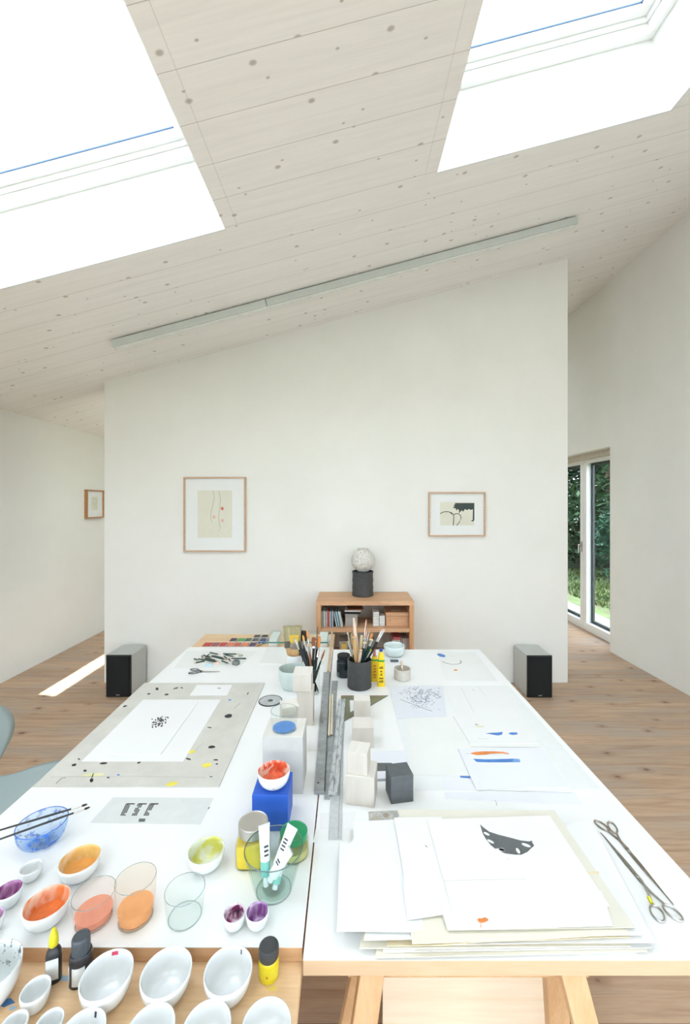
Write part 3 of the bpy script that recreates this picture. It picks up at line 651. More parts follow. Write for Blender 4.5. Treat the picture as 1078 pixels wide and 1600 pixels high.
M_pamb = mat('amber_paint', (226,160,84), .25, var=.08, scale=40); M_por = mat('orange_watercolour', (226,120,62), .2, var=.1, scale=40)
M_blg = glass('blue_stained_glass', (238,245,253), (110,166,232), .12, spots=(60,126,220), amount=.25)
bowl('glass_bowl', 'glass bowl stained with blue paint, two brushes lying across it', 64.5, 1286, 85.5, 1329, TZ, M_blg, rb=.5, group=GB, t=.002, extra=lambda root, x, y, r, h: MB().tube(ring_pts(0, 0, r-.001, r-.001, 0, 48, h), .0013, 8, close=True).build('rim', M_rimb, root, smooth=True))
bowl('bowl', 'tiny empty white bowl in front of the blue glass bowl', 48.5, 1355, 38.5, 1379, TZ, group=GB)
bowl('bowl', 'white bowl with ochre amber paint, right of the tiny white bowl', 124, 1343, 68.5, 1378.5, TZ, mi=smear('amber_smear', (238,226,200), (222,164,74), .42, 16, .3, .12, (232,196,120)), paint=M_pamb, group=GB)
bowl('bowl', 'white bowl with bright orange paint, left of the two paint-water glasses', 72, 1411, 78, 1453, TZ, mi=smear('orange_smear', (240,214,190), (228,104,42), .47, 13, .3, .07, (240,150,90)), paint=M_por, group=GB)
bowl('bowl', 'small bowl with purple paint at the left edge, the upper of two', 13, 1391, 47, 1421, TZ, mi=smear('purple_smear', (206,160,200), (134,56,118), .46, 22, .3, .08), group=GB)
bowl('bowl', 'small bowl with purple paint cut by the left edge, the lower of two', -15, 1434, 46, 1466, TZ, mi=smear('purple_smear_b', (216,190,214), (140,50,130), .5, 22, .3, .08), group=GB)
bowl('bowl', 'white bowl with pale yellow-green residue in front of the yellow jar', 322, 1329, 59, 1363, TZ, mi=smear('yellowgreen_smear', (226,230,212), (206,206,96), .52, 22, .3, .08), group=GB)
bowl('cup', 'small porcelain cup with magenta and black paint, the left of the pair', 366, 1427, 35, 1457, TZ, mi=smear('magenta_smear', (226,210,222), (160,44,110), .5, 34, .3, .05, (70,40,60)), rb=.6, cat='cup', group=GB)
bowl('cup', 'small porcelain cup with violet paint, the right of the pair', 402, 1425, 36, 1456, TZ, mi=smear('violet_smear', (220,200,224), (140,80,150), .44, 24, .3, .07), rb=.6, cat='cup', group=GB)
BZ = TZ+.112
bowl('bowl', 'white bowl with dripping vermilion paint on top of the blue cube', 427.7, 1203.5, 50.7, 1233.5, BZ+.0003, mi=smear('vermilion_smear', (240,206,186), (216,62,34), .5, 30, .25, .05, (234,120,80)), mo=smear('spattered_porcelain', (238,238,236), (206,90,70), .66, 60, .25, .03), paint=mat('vermilion_wash', (226,112,78), .2, var=.12, scale=50))
bowl('bowl', 'pale bluish mixing bowl at the far end of the right table', 616, 1008, 33, 1027, TZ, M_mort, rb=.55, mi=smear('flecked_porcelain', (222,232,230), (70,96,120), .66, 60, .3, .03))
def cup(name, label, cx, cy, w, bottom, zt, m, rb=.9, t=.004, cat='cup', group=None, bulge=0, mi=None):
    x, y, r, h = fit(cx, cy, w, bottom, zt, rb); LOG.append((label[:30], round(x,3), round(y,3), round(r,3), round(h,3)))
    prof = [(r*rb*.94, 0), (r*rb, .003)]+[(r*(rb+(1-rb)*(k/6)**.7)+bulge*sin(pi*k/6), .003+(h-.003)*k/6) for k in range(1, 7)]
    inn = [(r-t, h), (r*(rb+(1-rb)*.6)+bulge-t, h*.5), (r*rb-t, t+.002), (0, t)]
    return tag(MB().lathe(prof+inn, 40, [0]*(len(prof)-1)+[1]*6).build(name, [m, mi or m], loc=(x, y, zt), smooth=True, ang=50), label, cat, group), (x, y, r, h)
mug, mg = cup('ceramic_pot', 'round pale green ceramic pot behind the stacked limewood blocks', 456.5, 1044, 43.5, 1081, TZ, M_celad, rb=.72, t=.006, cat='pot', bulge=.004)
bcup, bc = cup('ceramic_cup', 'low beige ceramic cup holding a short brush on the right table', 628.5, 1044, 26, 1065.5, TZ, M_bisc, rb=.97, t=.004)
def tumbler(name, label, cx, cy, w, bottom, zt, m, rb=.86, liquid=None, lev=.2, group=None, t=.0022, rim=None, lname='liquid'):
    x, y, r, h = fit(cx, cy, w, bottom, zt, rb); LOG.append((label[:30], round(x,3), round(y,3), round(r,3), round(h,3)))
    root = thing(name, label, 'glass', (x, y, zt), 0, group)
    rr = lambda z_: r*(rb+(1-rb)*z_/h)
    prof = [(rb*r*.9, 0), (rb*r, .003)]+[(rr(h*k/6), h*k/6) for k in range(1, 7)]
    inn = [(r-t*.5, h+.0006), (r-t, h)]+[(rr(h*k/6)-t, h*k/6) for k in range(5, 0, -1)]+[(rb*r-t-.001, .008), (0, .007)]
    if t < .003: MB().lathe([(0, .0012)]+prof[1:], 48).build('body', m, root, smooth=True, ang=50)      # thin blown glass
    else: MB().lathe(prof+inn, 48).build('body', m, root, smooth=True, ang=50)
    rt = max(.0008, t*.32); MB().tube(ring_pts(0, 0, r-t*.5, r-t*.5, 0, 48, h), rt, 8, close=True).build('rim', rim or M_rim, root, smooth=True)
    MB().tube(ring_pts(0, 0, rb*r*.93, rb*r*.93, 0, 40, .0022), .0014, 8, close=True).build('foot_ring', M_foot, root, smooth=True)
    if liquid:
        zl = h*lev; MB().lathe([(0, .0075), (rb*r-t-.0015, .0085), (rr(zl)-t-.0006, zl), (0, zl)], 48).build(lname, liquid, root, smooth=True, ang=50)
    return root, (x, y, r, h)
GT = 'paint water glasses'
def wash(name, c, a=.55, edge=None):
    t = NT(name); t.N.remove(t.b); d = t.n('ShaderNodeBsdfDiffuse'); d.inputs[0].default_value = lin(c)
    tr = t.n('ShaderNodeBsdfTransparent'); tr.inputs[0].default_value = lin(edge or c); m = t.n('ShaderNodeMixShader')
    f_ = t.noise(t.mapping((1,1,1)), 30, 3); t.L.new(t.math('MULTIPLY_ADD', f_, .2, a-.1), m.inputs[0])
    t.L.new(tr.outputs[0], m.inputs[1]); t.L.new(d.outputs[0], m.inputs[2]); t.L.new(m.outputs[0], t.o.inputs[0]); return t.m
M_cor = glass('coral_tinted_glass', (253,248,245), (240,206,192), .08); M_orgl = glass('orange_tinted_glass', (253,248,242), (242,212,184), .08)
tumbler('glass_tumbler', 'drinking glass with coral pink paint water beside the orange bowl', 146, 1396, 72, 1464, TZ, M_cor, liquid=wash('coral_water', (250,186,160), .6, (253,222,208)), lev=.36)
tumbler('glass_tumbler', 'drinking glass with orange paint water, right of the coral glass', 211.5, 1373, 67, 1460.5, TZ, M_orgl, liquid=wash('orange_water', (250,196,142), .6, (253,226,196)), lev=.33)
tumbler('glass_tumbler', 'empty clear drinking glass left of the pair of purple cups', 288.5, 1390, 64.7, 1458, TZ, M_gl)
tumbler('glass_tumbler', 'low glass with dried blue paint on the tall grey plaster block', 444, 1109.5, 42.5, 1149, TZ+.2005, M_gl, rb=.88, liquid=wash('blue_residue', (130,178,240), .45, (206,226,250)), lev=.12)
vase, vs_ = tumbler('glass_vase', 'big tapered glass vase filled with white paint tubes', 427.2, 1326, 93, 1417, TZ, M_glthick, rb=.62, t=.004, rim=M_rimd)
# paint tubes in the vase
M_tube = mat('tube_white', (232,234,234), .35, var=.02); M_teal = mat('teal_label', (128,196,184), .4); M_crimp = mat('tube_tin', (200,204,204), .35, .6)
M_ctext = mat('label_print', (60,62,66), .5)
vx, vy, vr, vh = vs_
def paint_tube(label, base, top, r, band, txt=0, roll=0):
    base, top = Vector(base), Vector(top); L_ = (top-base).length; d = (top-base).normalized()
    root = thing('paint_tube', label, 'paint tube', base, 0, 'paint tubes in the glass vase'); R_ = d.to_track_quat('Z', 'Y').to_matrix().to_4x4() @ Matrix.Rotation(roll, 4, 'Z')
    # cap down, crimp up: round at the shoulder, flattening to a wide crimp
    vs = []; fs = []; n = 20; st = [(0,.62,.62),(.015,1,1),(.3,1,1),(.6,1.08,.75),(.85,1.2,.3),(.97,1.25,.08)]
    for f_, a, c in st:
        for k in range(n): w = 2*pi*k/n; vs.append((r*a*cos(w), r*c*sin(w), L_*(.16+.84*f_)))
    for i in range(len(st)-1):
        for k in range(n): fs.append((i*n+k, i*n+(k+1)%n, (i+1)*n+(k+1)%n, (i+1)*n+k))
    fs.append(tuple(range(n-1,-1,-1))); fs.append(tuple(range((len(st)-1)*n, len(st)*n)))
    ms = [0]*len(fs)
    for k in range(n): ms[1*n+k] = 1 if band else 0
    b = MB()._add(vs, fs, ms, R_); b.box(-r*1.26, r*1.26, -r*.1, r*.1, L_*.955, L_, 2, R_)
    for q_ in range(txt):
        z_ = L_*(.5+.07*q_); b.box(-r*.45, r*.45, -r*.92+.0, -r*.80, z_, z_+L_*.03, 3, R_); b.box(-r*.45, r*.45, r*.80, r*.92, z_, z_+L_*.03, 3, R_)
    b.build('body', [M_tube, M_teal, M_crimp, M_ctext], root, smooth=True, ang=40)
    MB().lathe([(r*.55, 0), (r*.62, .002), (r*.58, L_*.13), (r*.4, L_*.16), (0, L_*.16)], 16, 0, R_).build('cap', M_tube, root, smooth=True)
zb = TZ+.02
paint_tube('white paint tube standing upright in the left of the glass vase', (vx-.018, vy-.012, zb), (vx-.030, vy+.022, zb+.135), .0125, 1, 3, .2)
paint_tube('white paint tube leaning to the right rim of the glass vase', (vx+.002, vy-.008, zb+.030), (vx+.046, vy+.028, zb+.125), .0125, 0, 4, .5)
paint_tube('white paint tube lying lower across the glass vase', (vx-.008, vy-.020, zb+.020), (vx+.044, vy-.002, zb+.090), .0135, 0, 2, .3)
paint_tube('white paint tube with teal band at the bottom front of the glass vase', (vx+.006, vy-.022, zb), (vx+.018, vy+.012, zb+.060), .0115, 1, 0, .3)
# ------------------------------------------------------------------ jars
def jar(name, label, cx, cy, w, bottom, zt, mg_, mfill, mlid, square=False, fill=.7, lidh=.018, group=None, rb=1.0, wide=1.08, neck=.9, h_=None):
    x, y, r, h = fit(cx, cy, w, bottom, zt, wide); LOG.append((label[:30], round(x,3), round(y,3), round(r,3), round(h,3)))
    root = thing(name, label, 'jar', (x, y, zt), 0, group); R_ = r*wide; hb = h-lidh
    def sq(rr, f_):  # rounded-square radius factor
        return rr
    if square:
        prof = [(R_*.92,0),(R_,.004),(R_,hb*.72),(R_*.95,hb*.84),(r*neck,hb*.95),(r*neck,hb+.004)]
        b = MB(); n = 48; vs = []; fs = []
        for (rr, z_) in prof:
            sqf = 1 if z_ < hb*.86 else 0
            for k in range(n):
                a = 2*pi*k/n+pi/4*0; p = 5 if sqf else 2; c_, s_ = cos(a), sin(a); q_ = (abs(c_)**p+abs(s_)**p)**(-1/p); vs.append((rr*q_*c_, rr*q_*s_, z_))
        for i in range(len(prof)-1):
            for k in range(n): fs.append((i*n+k, i*n+(k+1)%n, (i+1)*n+(k+1)%n, (i+1)*n+k))
        fs.append(tuple(range(n-1,-1,-1))); b._add(vs, fs, 0); b.build('body', mg_, root, smooth=True, ang=50)
        vs2 = []; fs2 = []
        for (z_, dz_) in ((.005,0),(hb*fill*.55,.0),(hb*fill,0)):
            for k in range(n):
                a = 2*pi*k/n; c_, s_ = cos(a), sin(a); q_ = (abs(c_)**5+abs(s_)**5)**(-.2); vs2.append(((R_-.003)*q_*c_, (R_-.003)*q_*s_, z_+(.012*c_ if z_ > .01 else 0)))
        for i in range(2):
            for k in range(n): fs2.append((i*n+k, i*n+(k+1)%n, (i+1)*n+(k+1)%n, (i+1)*n+k))
        fs2.append(tuple(range(n-1,-1,-1))); fs2.append(tuple(range(2*n,3*n))); MB()._add(vs2, fs2, 0).build('pigment', mfill, root, smooth=True, ang=50)
    else:
        prof = [(R_*.9,0),(R_,.004),(R_,hb*.8),(R_*.96,hb*.88),(r*neck,hb*.96),(r*neck,hb+.004)]
        MB().lathe(prof, 40).build('body', mg_, root, smooth=True, ang=50)
        if mfill: MB().lathe([(R_*.88,.004),(R_-.002,.006),(R_-.002,hb*fill),(0,hb*fill)], 40).build('pigment', mfill, root, smooth=True, ang=50)
    MB().lathe([(r*.985, hb-.002), (r, hb), (r, h-.002), (r*.96, h), (r*.9, h-.0012), (0, h-.0008)], 40).build('lid', mlid, root, smooth=True, ang=25)
    return root
M_jgl = glass('yellowish_jar_glass', (250,249,236), (220,220,184), .10)
jar('glass_jar', 'square glass jar of yellow pigment with a silver screw lid', 395.6, 1283, 46.7, 1363, TZ, M_jgl, mat('yellow_pigment', (232,208,70), .8, var=.05), mat('silver_lid', (196,192,184), .35, .7, var=.02), square=True, fill=.85, lidh=.026)
jar('glass_jar', 'round glass jar with a bright green lid behind the glass vase', 459, 1297.5, 43, 1353.5, TZ, glass('olive_jar_glass', (247,247,232), (200,204,160), .1), mat('pale_olive_powder', (204,202,150), .9, var=.08), mat('green_lid', (20,140,88), .3, var=.03), fill=.5, lidh=.018)
jar('ink_jar', 'dark glass ink jar with a black lid, left of the black brush pot', 537, 1022.5, 20, 1060.7, TZ, mat('dark_ink_glass', (34,44,50), .12, var=.1), None, M_blackm, lidh=.022, wide=1.12)
# bottles on the pine table
def Wxy(px, py): return P(px, py, WZ)
x, y = Wxy(84, 1531); 
bt = thing('glue_bottle', 'small dark squeeze bottle with a yellow nozzle on the pine table', 'bottle', (x, y, WZ), .35); bt.scale = (1.12, 1.2, 1)
def esec(prof, sx, sy, n=28, m=0, p=2.6, M=None):
    vs = []; fs = []
    for r_, z_ in prof:
        for k in range(n):
            a = 2*pi*k/n; c_, s_ = cos(a), sin(a); q_ = (abs(c_)**p+abs(s_)**p)**(-1/p); vs.append((r_*q_*c_*sx, r_*q_*s_*sy, z_))
    for i in range(len(prof)-1):
        for k in range(n): fs.append((i*n+k, i*n+(k+1)%n, (i+1)*n+(k+1)%n, (i+1)*n+k))
    fs.append(tuple(range(n-1,-1,-1))); fs.append(tuple(range((len(prof)-1)*n, len(prof)*n)))
    return MB()._add(vs, fs, m, M)
M_lab = mat('pale_label', (214,216,212), .6, var=.05, scale=60); M_ynoz = mat('yellow_nozzle', (222,212,40), .4, var=.08)
esec([(.0128,0),(.0135,.002),(.0135,.058),(.011,.068),(.0075,.074),(.0075,.078)], 1, .72).build('body', mat('dark_bottle', (52,52,56), .3, var=.05), bt, smooth=True, ang=50)
MB().box(-.0105, .0105, -.0108, -.0099, .012, .056).build('label', M_lab, bt)
b = MB().lathe([(.0078,.078),(.0082,.08),(.0082,.088),(.0078,.092),(.0070,.100),(.0048,.106),(.0040,.112),(0,.113)], 20); b.build('nozzle', M_ynoz, bt, smooth=True, ang=40)
x, y = Wxy(119, 1541)
bt = thing('ink_bottle', 'dark ink bottle with a ribbed black cap on the pine table', 'bottle', (x+.003, y+.012, WZ), .3); bt.scale = (1.3, 1.3, 1)
esec([(.0155,0),(.0165,.002),(.0165,.050),(.0165,.056),(.0155,.062),(.0145,.065)], 1.05, .95, p=2.3).build('body', mat('dark_ink_bottle', (44,44,46), .3, var=.05), bt, smooth=True, ang=50)
b = MB(); n = 10
vs = []; fs = []
for j, z_ in enumerate((.008, .046)):
    for k in range(n+1): a = -pi*.92+ (pi*.62)*k/n; vs.append((.0180*cos(a), .0162*sin(a), z_))
for k in range(n): fs.append((k, k+1, n+2+k, n+1+k))
MB()._add(vs, fs, 0).build('label', M_lab, bt, smooth=True)
b = MB(); n = 48; vs = []; fs = []
for (r_, z_) in ((.0135,.065),(.0135,.094),(.0125,.097),(.011,.0975),(.0105,.0965),(0.0001,.0963)):
    for k in range(n): a = 2*pi*k/n; q_ = r_*(1+(.035 if (k%2 and z_ < .095) else 0)); vs.append((q_*cos(a), q_*sin(a), z_))
for i in range(5):
    for k in range(n): fs.append((i*n+k, i*n+(k+1)%n, (i+1)*n+(k+1)%n, (i+1)*n+k))
MB()._add(vs, fs, 0).build('cap', mat('ribbed_cap', (70,76,82), .35, var=.03), bt, smooth=True, ang=30)
x, y = Wxy(420, 1524)
bt = thing('ink_bottle', 'round yellow ink bottle with a black cap at the right end of the pine table', 'bottle', (x, y, WZ)); bt.scale = (1.32, 1.32, 1)
b = MB().lathe([(.0150,0),(.0165,.003),(.0168,.010),(.0168,.038),(.0150,.044),(.0135,.046)], 32); b.build('body', mat('yellow_ink', (226,206,36), .25, var=.06), bt, smooth=True, ang=50)
vs = []; fs = []
for z_ in (.012,.034):
    for k in range(11): a = -pi*.85+pi*.7*k/10; vs.append((.0171*cos(a), .0171*sin(a), z_))
for k in range(10): fs.append((k,k+1,12+k,11+k))
MB()._add(vs, fs, 0).prism([(.0015*cos(t), -.0172) for t in (0, 3.1)]+[(0,-.0171)], .017, .022, 1).build('label', [mat('yellow_label', (232,216,50), .5, var=.04), mat('orange_seal', (210,120,40), .5)], bt, smooth=True, ang=40)
MB().lathe([(.0160,.044),(.0168,.046),(.0168,.062),(.0160,.066),(.0145,.0675),(0,.0670)], 32).build('cap', mat('worn_black_cap', (62,64,66), .45, var=.15, scale=60), bt, smooth=True, ang=30)
# ------------------------------------------------------------------ blocks
def block(name, label, x, y, w, d, h, z, m, rz=0, mtop=None, group=None, bev=.0012):
    """x, y is the near left corner; rotation about it"""
    b = MB().box(0, w, 0, d, 0, h, 0, mtop=1 if mtop else None)
    return tag(b.build(name, [m, mtop] if mtop else [m], loc=(x, y, z), rz=rz, bevel=bev), label, 'block', group)
block('plaster_block', 'tall pale grey plaster block carrying the glass with blue paint', -.297, 1.4528, .141, .130, .2, TZ, M_plaster, mtop=M_blkp)  # paler top face has the light from above in its colour
block('painted_cube', 'bright ultramarine blue cube carrying the vermilion paint bowl', -.296, 1.288, .111, .113, .112, TZ, M_blue)
block('wooden_block', 'upright raw wooden block beneath the limewood cube, behind the plaster block', -.232, 1.905, .074, .082, .158, TZ, M_blk, mtop=M_blkp)
block('wooden_cube', 'limewood cube balanced on the upright block beside the green pot', -.250, 1.900, .084, .092, .081, TZ+.158, M_blk, mtop=M_blkp)
block('wooden_block', 'small pale wooden block seen through the blue-stained glass', -.262, 1.668, .070, .070, .195, TZ, M_blk, rz=.30, mtop=M_blkp)
block('wooden_cube', 'farthest pale-topped wooden cube in the right-hand row, on the set square', .030, 1.95, .077, .063, .091, TZ+.0022, M_blk, mtop=M_blkp)
block('wooden_cube', 'middle pale-topped wooden cube in the right-hand row', .021, 1.728, .087, .090, .085, TZ, M_blk, mtop=M_blkp)
block('wooden_cube', 'large wooden cube at the near end of the row, carrying a smaller cube', -.0069, 1.4033, .0975, .0975, .098, TZ, M_blk, rz=radians(-10), mtop=M_blkp)
block('wooden_cube', 'smaller wooden cube balanced on the large near cube', -.002, 1.416, .0695, .0695, .073, TZ+.098, M_blk, rz=radians(-13), mtop=M_blkp)
block('charcoal_block', 'dark charcoal grey block standing right of the wooden cubes', .147, 1.403, .0785, .072, .092, TZ, M_darkblk, rz=radians(10))
# ------------------------------------------------------------------ rulers
def bar(name, label, far, near, wf, wn, z, h, mats, cat='ruler', extra=None, bev=.0008):
    """straight bar between two world points (x, y)"""
    f_, n_ = Vector(far), Vector(near); L_ = (f_-n_).length; a = math.atan2(f_.y-n_.y, f_.x-n_.x)-pi/2
    b = MB()._add([(-wn/2,0,0),(wn/2,0,0),(wf/2,L_,0),(-wf/2,L_,0),(-wn/2,0,h),(wn/2,0,h),(wf/2,L_,h),(-wf/2,L_,h)], [(3,2,1,0),(4,5,6,7),(0,1,5,4),(1,2,6,5),(2,3,7,6),(3,0,4,7)], 0)
    if extra: extra(b, L_)
    return tag(b.build(name, mats, loc=(n_.x, n_.y, z), rz=a, bevel=bev), label, cat)
def holes(b, L_):
    for k in range(3): b.lathe([(.0045,.0121),(.0001,.0122)], 12, 1, Matrix.Translation((-.006, .045+k*.42, 0)))
    b.box(.0165, .0195, .001, L_-.001, .0118, .0126, 1)
bar('steel_straightedge', 'long grey steel straightedge at the left of the bundle of rulers', (-.123, 2.49), (-.0985, 1.45), .040, .036, TZ, .012, [M_bar, M_ink], extra=holes)
bar('metal_ruler', 'narrow grey metal ruler between the steel straightedge and the scratched ruler', (-.0725, 2.382), (-.0705, 1.425), .033, .018, TZ, .006, [M_bar])
M_slat = mat('cream_wood_slat', (222,210,186), .6, var=.04)
bar('wooden_strip', 'left cream wooden slat lying on the rulers', (-.0900, 2.169), (-.0810, 1.80), .009, .009, TZ+.0125, .005, [M_slat], 'slat')
bar('wooden_strip', 'right cream wooden slat lying on the rulers', (-.0790, 2.190), (-.0700, 1.805), .009, .009, TZ+.0125, .005, [M_slat], 'slat')
def ticks(b, L_):
    for k in range(60): b.box(-.0165, -.0165+(.007 if k%5 == 0 else .004), .01+k*(L_-.02)/60, .0112+k*(L_-.02)/60, .0125, .0133, 1)
    b.box(.0, .0012, 0, L_, .0125, .0132, 1)
bar('aluminium_ruler', 'paint-scratched aluminium ruler lying on top of the bundle of rulers', (-.0275, 2.134), (-.0505, 1.441), .034, .034, TZ+.004, .0128, [M_scratch, M_ink], extra=ticks)
def perf(b, L_):
    for k in range(80): b.box(.0085, .0105, .006+k*.0078, .0094+k*.0078, .0015, .0022, 1)
    b.box(-.0195, -.0190, 0, L_, .0015, .0020, 1)
bar('perforated_ruler', 'grey ruler with a line of tiny holes sticking out nearest below the rulers', (-.036, 2.0), (-.0375, 1.2528), .040, .040, TZ+.0006, .002, [M_alu, M_ink], extra=perf, bev=0)
# set square
M_sq = glass('smoky_acrylic', (224,224,214), (170,172,158), .12); M_redl = mat('red_scale', (214,120,104), .5)
A_, B_, C_ = Vector((-.035, 2.204)), Vector((.215, 2.204)), Vector((-.030, 1.925))
cen = (A_+B_+C_)/3; inn = [cen+(p-cen)*.46 for p in (A_, B_, C_)]; o3 = [A_, B_, C_]
vs = []; h = .002
for pz in (0, h):
    for p in o3+inn: vs.append((p.x-A_.x, p.y-A_.y, pz))
fs = []
for i in range(3):
    j = (i+1)%3; fs += [(6+i, 6+3+i, 6+3+j, 6+j), (i, j, 3+j, 3+i), (i, 6+i, 6+j, j), (3+i, 3+j, 9+j, 9+i)]
b = MB()._add(vs, fs, 0); b.box(0, .25, -.0025, 0, h, h+.0004, 1); b.box(0, .0025, -.26, -.0025, h, h+.0004, 1)
d = (B_-C_).normalized(); nn = Vector((-d.y, d.x))*.003
p, q_ = C_-A_, B_-A_; b.prism([(p.x,p.y),(q_.x,q_.y),(q_.x+nn.x,q_.y+nn.y),(p.x+nn.x,p.y+nn.y)], h, h+.0005, 2)
tag(b.build('set_square', [M_sq, M_redl, M_inkg], loc=(A_.x, A_.y, TZ+.0001)), 'smoky clear set square with red scale lying under the farthest wooden cube', 'set square')
# disc
x, y = P(422.4, 1094.6, TZ+.003)
ds = thing('disc', 'flat grey disc with a black rim behind the glass with blue paint', 'disc', (x, y, TZ))
MB().lathe([(.0600,0),(.0605,.001),(.0605,.004),(.0595,.005),(.0565,.005),(.0565,.0035)], 48).build('rim', M_black, ds, smooth=True, ang=40)
MB().lathe([(.0562,.0005),(.0562,.0036),(.014,.0036),(.013,.0046),(.0075,.0046),(.0055,.003),(0,.003)], 48, [0,0,1,1,1,0]).build('plate', [mat('mottled_grey', (186,188,188), .5, var=.1, scale=60), M_inkg], ds, smooth=True, ang=30)
# ------------------------------------------------------------------ black pot, glass and cup of brushes
pot, pt = cup('brush_pot', 'black clay pot crammed with brushes on the right table', 561.5, 1029.5, 37, 1080.8, TZ, M_slate, rb=1.02, t=.005, cat='pot')
bgl, bg = tumbler('brush_glass', 'clear glass full of dark-handled brushes behind the steel straightedge', 489.5, 1043.5, 21.5, 1087, TZ, M_gl, rb=.85)
M_hdk = mat('dark_green_handle', (26,52,50), .3, var=.05); M_hbk = mat('black_handle', (32,34,36), .3); M_hwd = mat('bare_wood_handle', (206,166,112), .5, var=.1, stretch=(1,1,.1)); M_hpk = mat('pale_wood_handle', (224,196,172), .5, var=.06)
M_fer = mat('nickel_ferrule', (206,204,200), .25, 1); M_brs = mat('brown_bristle', (150,84,50), .8, var=.15, scale=80, stretch=(1,1,.1)); M_brl = mat('light_bristle', (214,196,156), .85, var=.12, scale=80, stretch=(1,1,.1))
M_bor = mat('orange_bristle', (214,138,74), .8, var=.12, scale=80, stretch=(1,1,.1)); M_bdk = mat('dark_bristle', (60,46,40), .8, var=.15); M_bpk = mat('pinkish_bristle', (216,168,150), .8, var=.1)
def brush(label, base, top, kind, r=.0045, group=None, mh=M_hdk, mb=M_brs, fer=.2, brl=.12, flat=1.0):
    """brush standing on its handle end, bristles up; or ('up') handle end on top"""
    base, top = Vector(base), Vector(top); L_ = (top-base).length; r *= 1.0 if 'slim' in label else 1.3
    root = thing('paint_brush', label, 'brush', base, 0, group); R_ = (top-base).to_track_quat('Z', 'Y').to_matrix().to_4x4()
    if kind == 'handle':
        MB().lathe([(r*.7,0),(r,L_*.2),(r*1.15,L_*.45),(r*.7,L_*.9),(r*.45,L_*.99),(0,L_)], 10, 0, R_).build('handle', mh, root, smooth=True); return root
    h1 = L_*(1-fer-brl); h2 = L_*(1-brl); S_ = R_ @ Matrix.Scale(flat, 4, (1,0,0))
    MB().lathe([(r*.45,0),(r*.8,L_*.12),(r*1.1,h1*.75),(r*.9,h1)], 10, 0, R_).build('handle', mh, root, smooth=True)
    MB().lathe([(r*.95,h1-.002),(r*.9,h1+.002),(r*.85,h2)], 12, 0, S_ if flat > 1.5 else R_).build('ferrule', M_fer, root, smooth=True)
    MB().lathe([(r*.8,h2-.001),(r*1.15,h2+(L_-h2)*.35),(r*(.95 if flat > 1.5 else .8),h2+(L_-h2)*.8),(r*(.8 if flat > 1.5 else .1),L_)], 12, 0, S_).build('bristles', mb, root, smooth=True)
    return root
def put(top_px, base_dx, cyl, y_off, kind, label, **kw):
    cx, cy, cr, ch = cyl; y_top = cy+y_off; X, Z = Q(top_px[0], top_px[1], y_top)
    # the brush leaves the rim below its top and stands on the floor of the pot
    dx = X-cx; tx = max(-cr*.72, min(cr*.72, dx)); bx = cx+base_dx*cr
    base = Vector((bx, cy-y_off*.4, TZ+.010)); top = Vector((X, y_top, Z))
    f_ = (TZ+ch-base.z)/(top.z-base.z); rx = base.x+(top.x-base.x)*f_
    lim = cr*.80
    if abs(rx-cx) > lim:      # keep it inside the rim
        want = cx+math.copysign(lim, rx-cx); base.x = (want-f_*top.x)/(1-f_)
        base.x = max(cx-cr*.8, min(cx+cr*.8, base.x))
    return brush(label, base, top, kind, **kw)
def Z4(x, y): return (520+x*.1113, 960+y*.1113)
def ZA(x, y): return (420+x*.102, 960+y*.102)
GP = 'brushes in the black pot'; GG = 'brushes in the clear glass'
put(Z4(292,45), .1, pt, .02, 'handle', 'tall thick bare-wood brush handle rising highest at the back of the black pot', r=.0095, mh=M_hpk, group=GP)
put(Z4(470,66), -.1, pt, .03, 'b', 'slim brush with pale ferrule standing tallest at the centre of the black pot', r=.0042, mb=M_bpk, fer=.2, group=GP)
put(Z4(205,252), .1, pt, .0, 'b', 'thin silver-ferruled brush leaning out left of the black pot', r=.0036, fer=.4, brl=.03, mb=M_brl, mh=M_hbk, group=GP)
put(Z4(215,375), .0, pt, -.03, 'b', 'short silver brush at the left rim of the black pot', r=.0040, fer=.35, brl=.02, mb=M_brl, mh=M_hbk, group=GP)
put(Z4(302,315), -.1, pt, -.035, 'b', 'flat bare-wood brush handle at the front of the black pot', r=.0085, fer=.02, brl=.01, mb=M_hwd, mh=M_hwd, group=GP)
put(Z4(478,240), -.3, pt, .02, 'b', 'brush with a pinkish tip right of the centre of the black pot', r=.0050, mb=M_bpk, group=GP)
put(Z4(512,236), -.3, pt, .035, 'b', 'slim silver brush behind the pinkish one in the black pot', r=.0035, fer=.3, brl=.03, mb=M_brl, group=GP)
put(Z4(552,268), -.3, pt, .0, 'b', 'flat brush with orange bristles in the black pot', r=.0062, fer=.2, brl=.12, mb=M_bor, flat=1.8, group=GP)
put(Z4(582,312), -.4, pt, -.02, 'handle', 'thick black brush handle leaning right in the black pot', r=.0065, mh=M_hbk, group=GP)
put(Z4(700,203), -.4, pt, .01, 'b', 'long silver brush leaning far right of the black pot, the upper of two', r=.0048, fer=.19, brl=.03, mh=M_hbk, mb=M_bpk, group=GP)
put(Z4(728,208), -.5, pt, -.01, 'b', 'long silver brush leaning farthest right of the black pot', r=.0048, fer=.19, brl=.03, mh=M_hbk, mb=M_hpk, group=GP)
put(Z4(405,300), -.05, pt, .0, 'b', 'round brush with a big cream head in the middle of the black pot', r=.0075, fer=.04, brl=.38, mb=M_brl, flat=1.7, group=GP)
put(Z4(270,250), .1, pt, .04, 'b', 'round brush with a tan head at the back left of the black pot', r=.0075, fer=.06, brl=.25, mb=mat('tan_bristle', (186,158,112), .85, var=.1), flat=1.5, mh=M_hwd, group=GP)
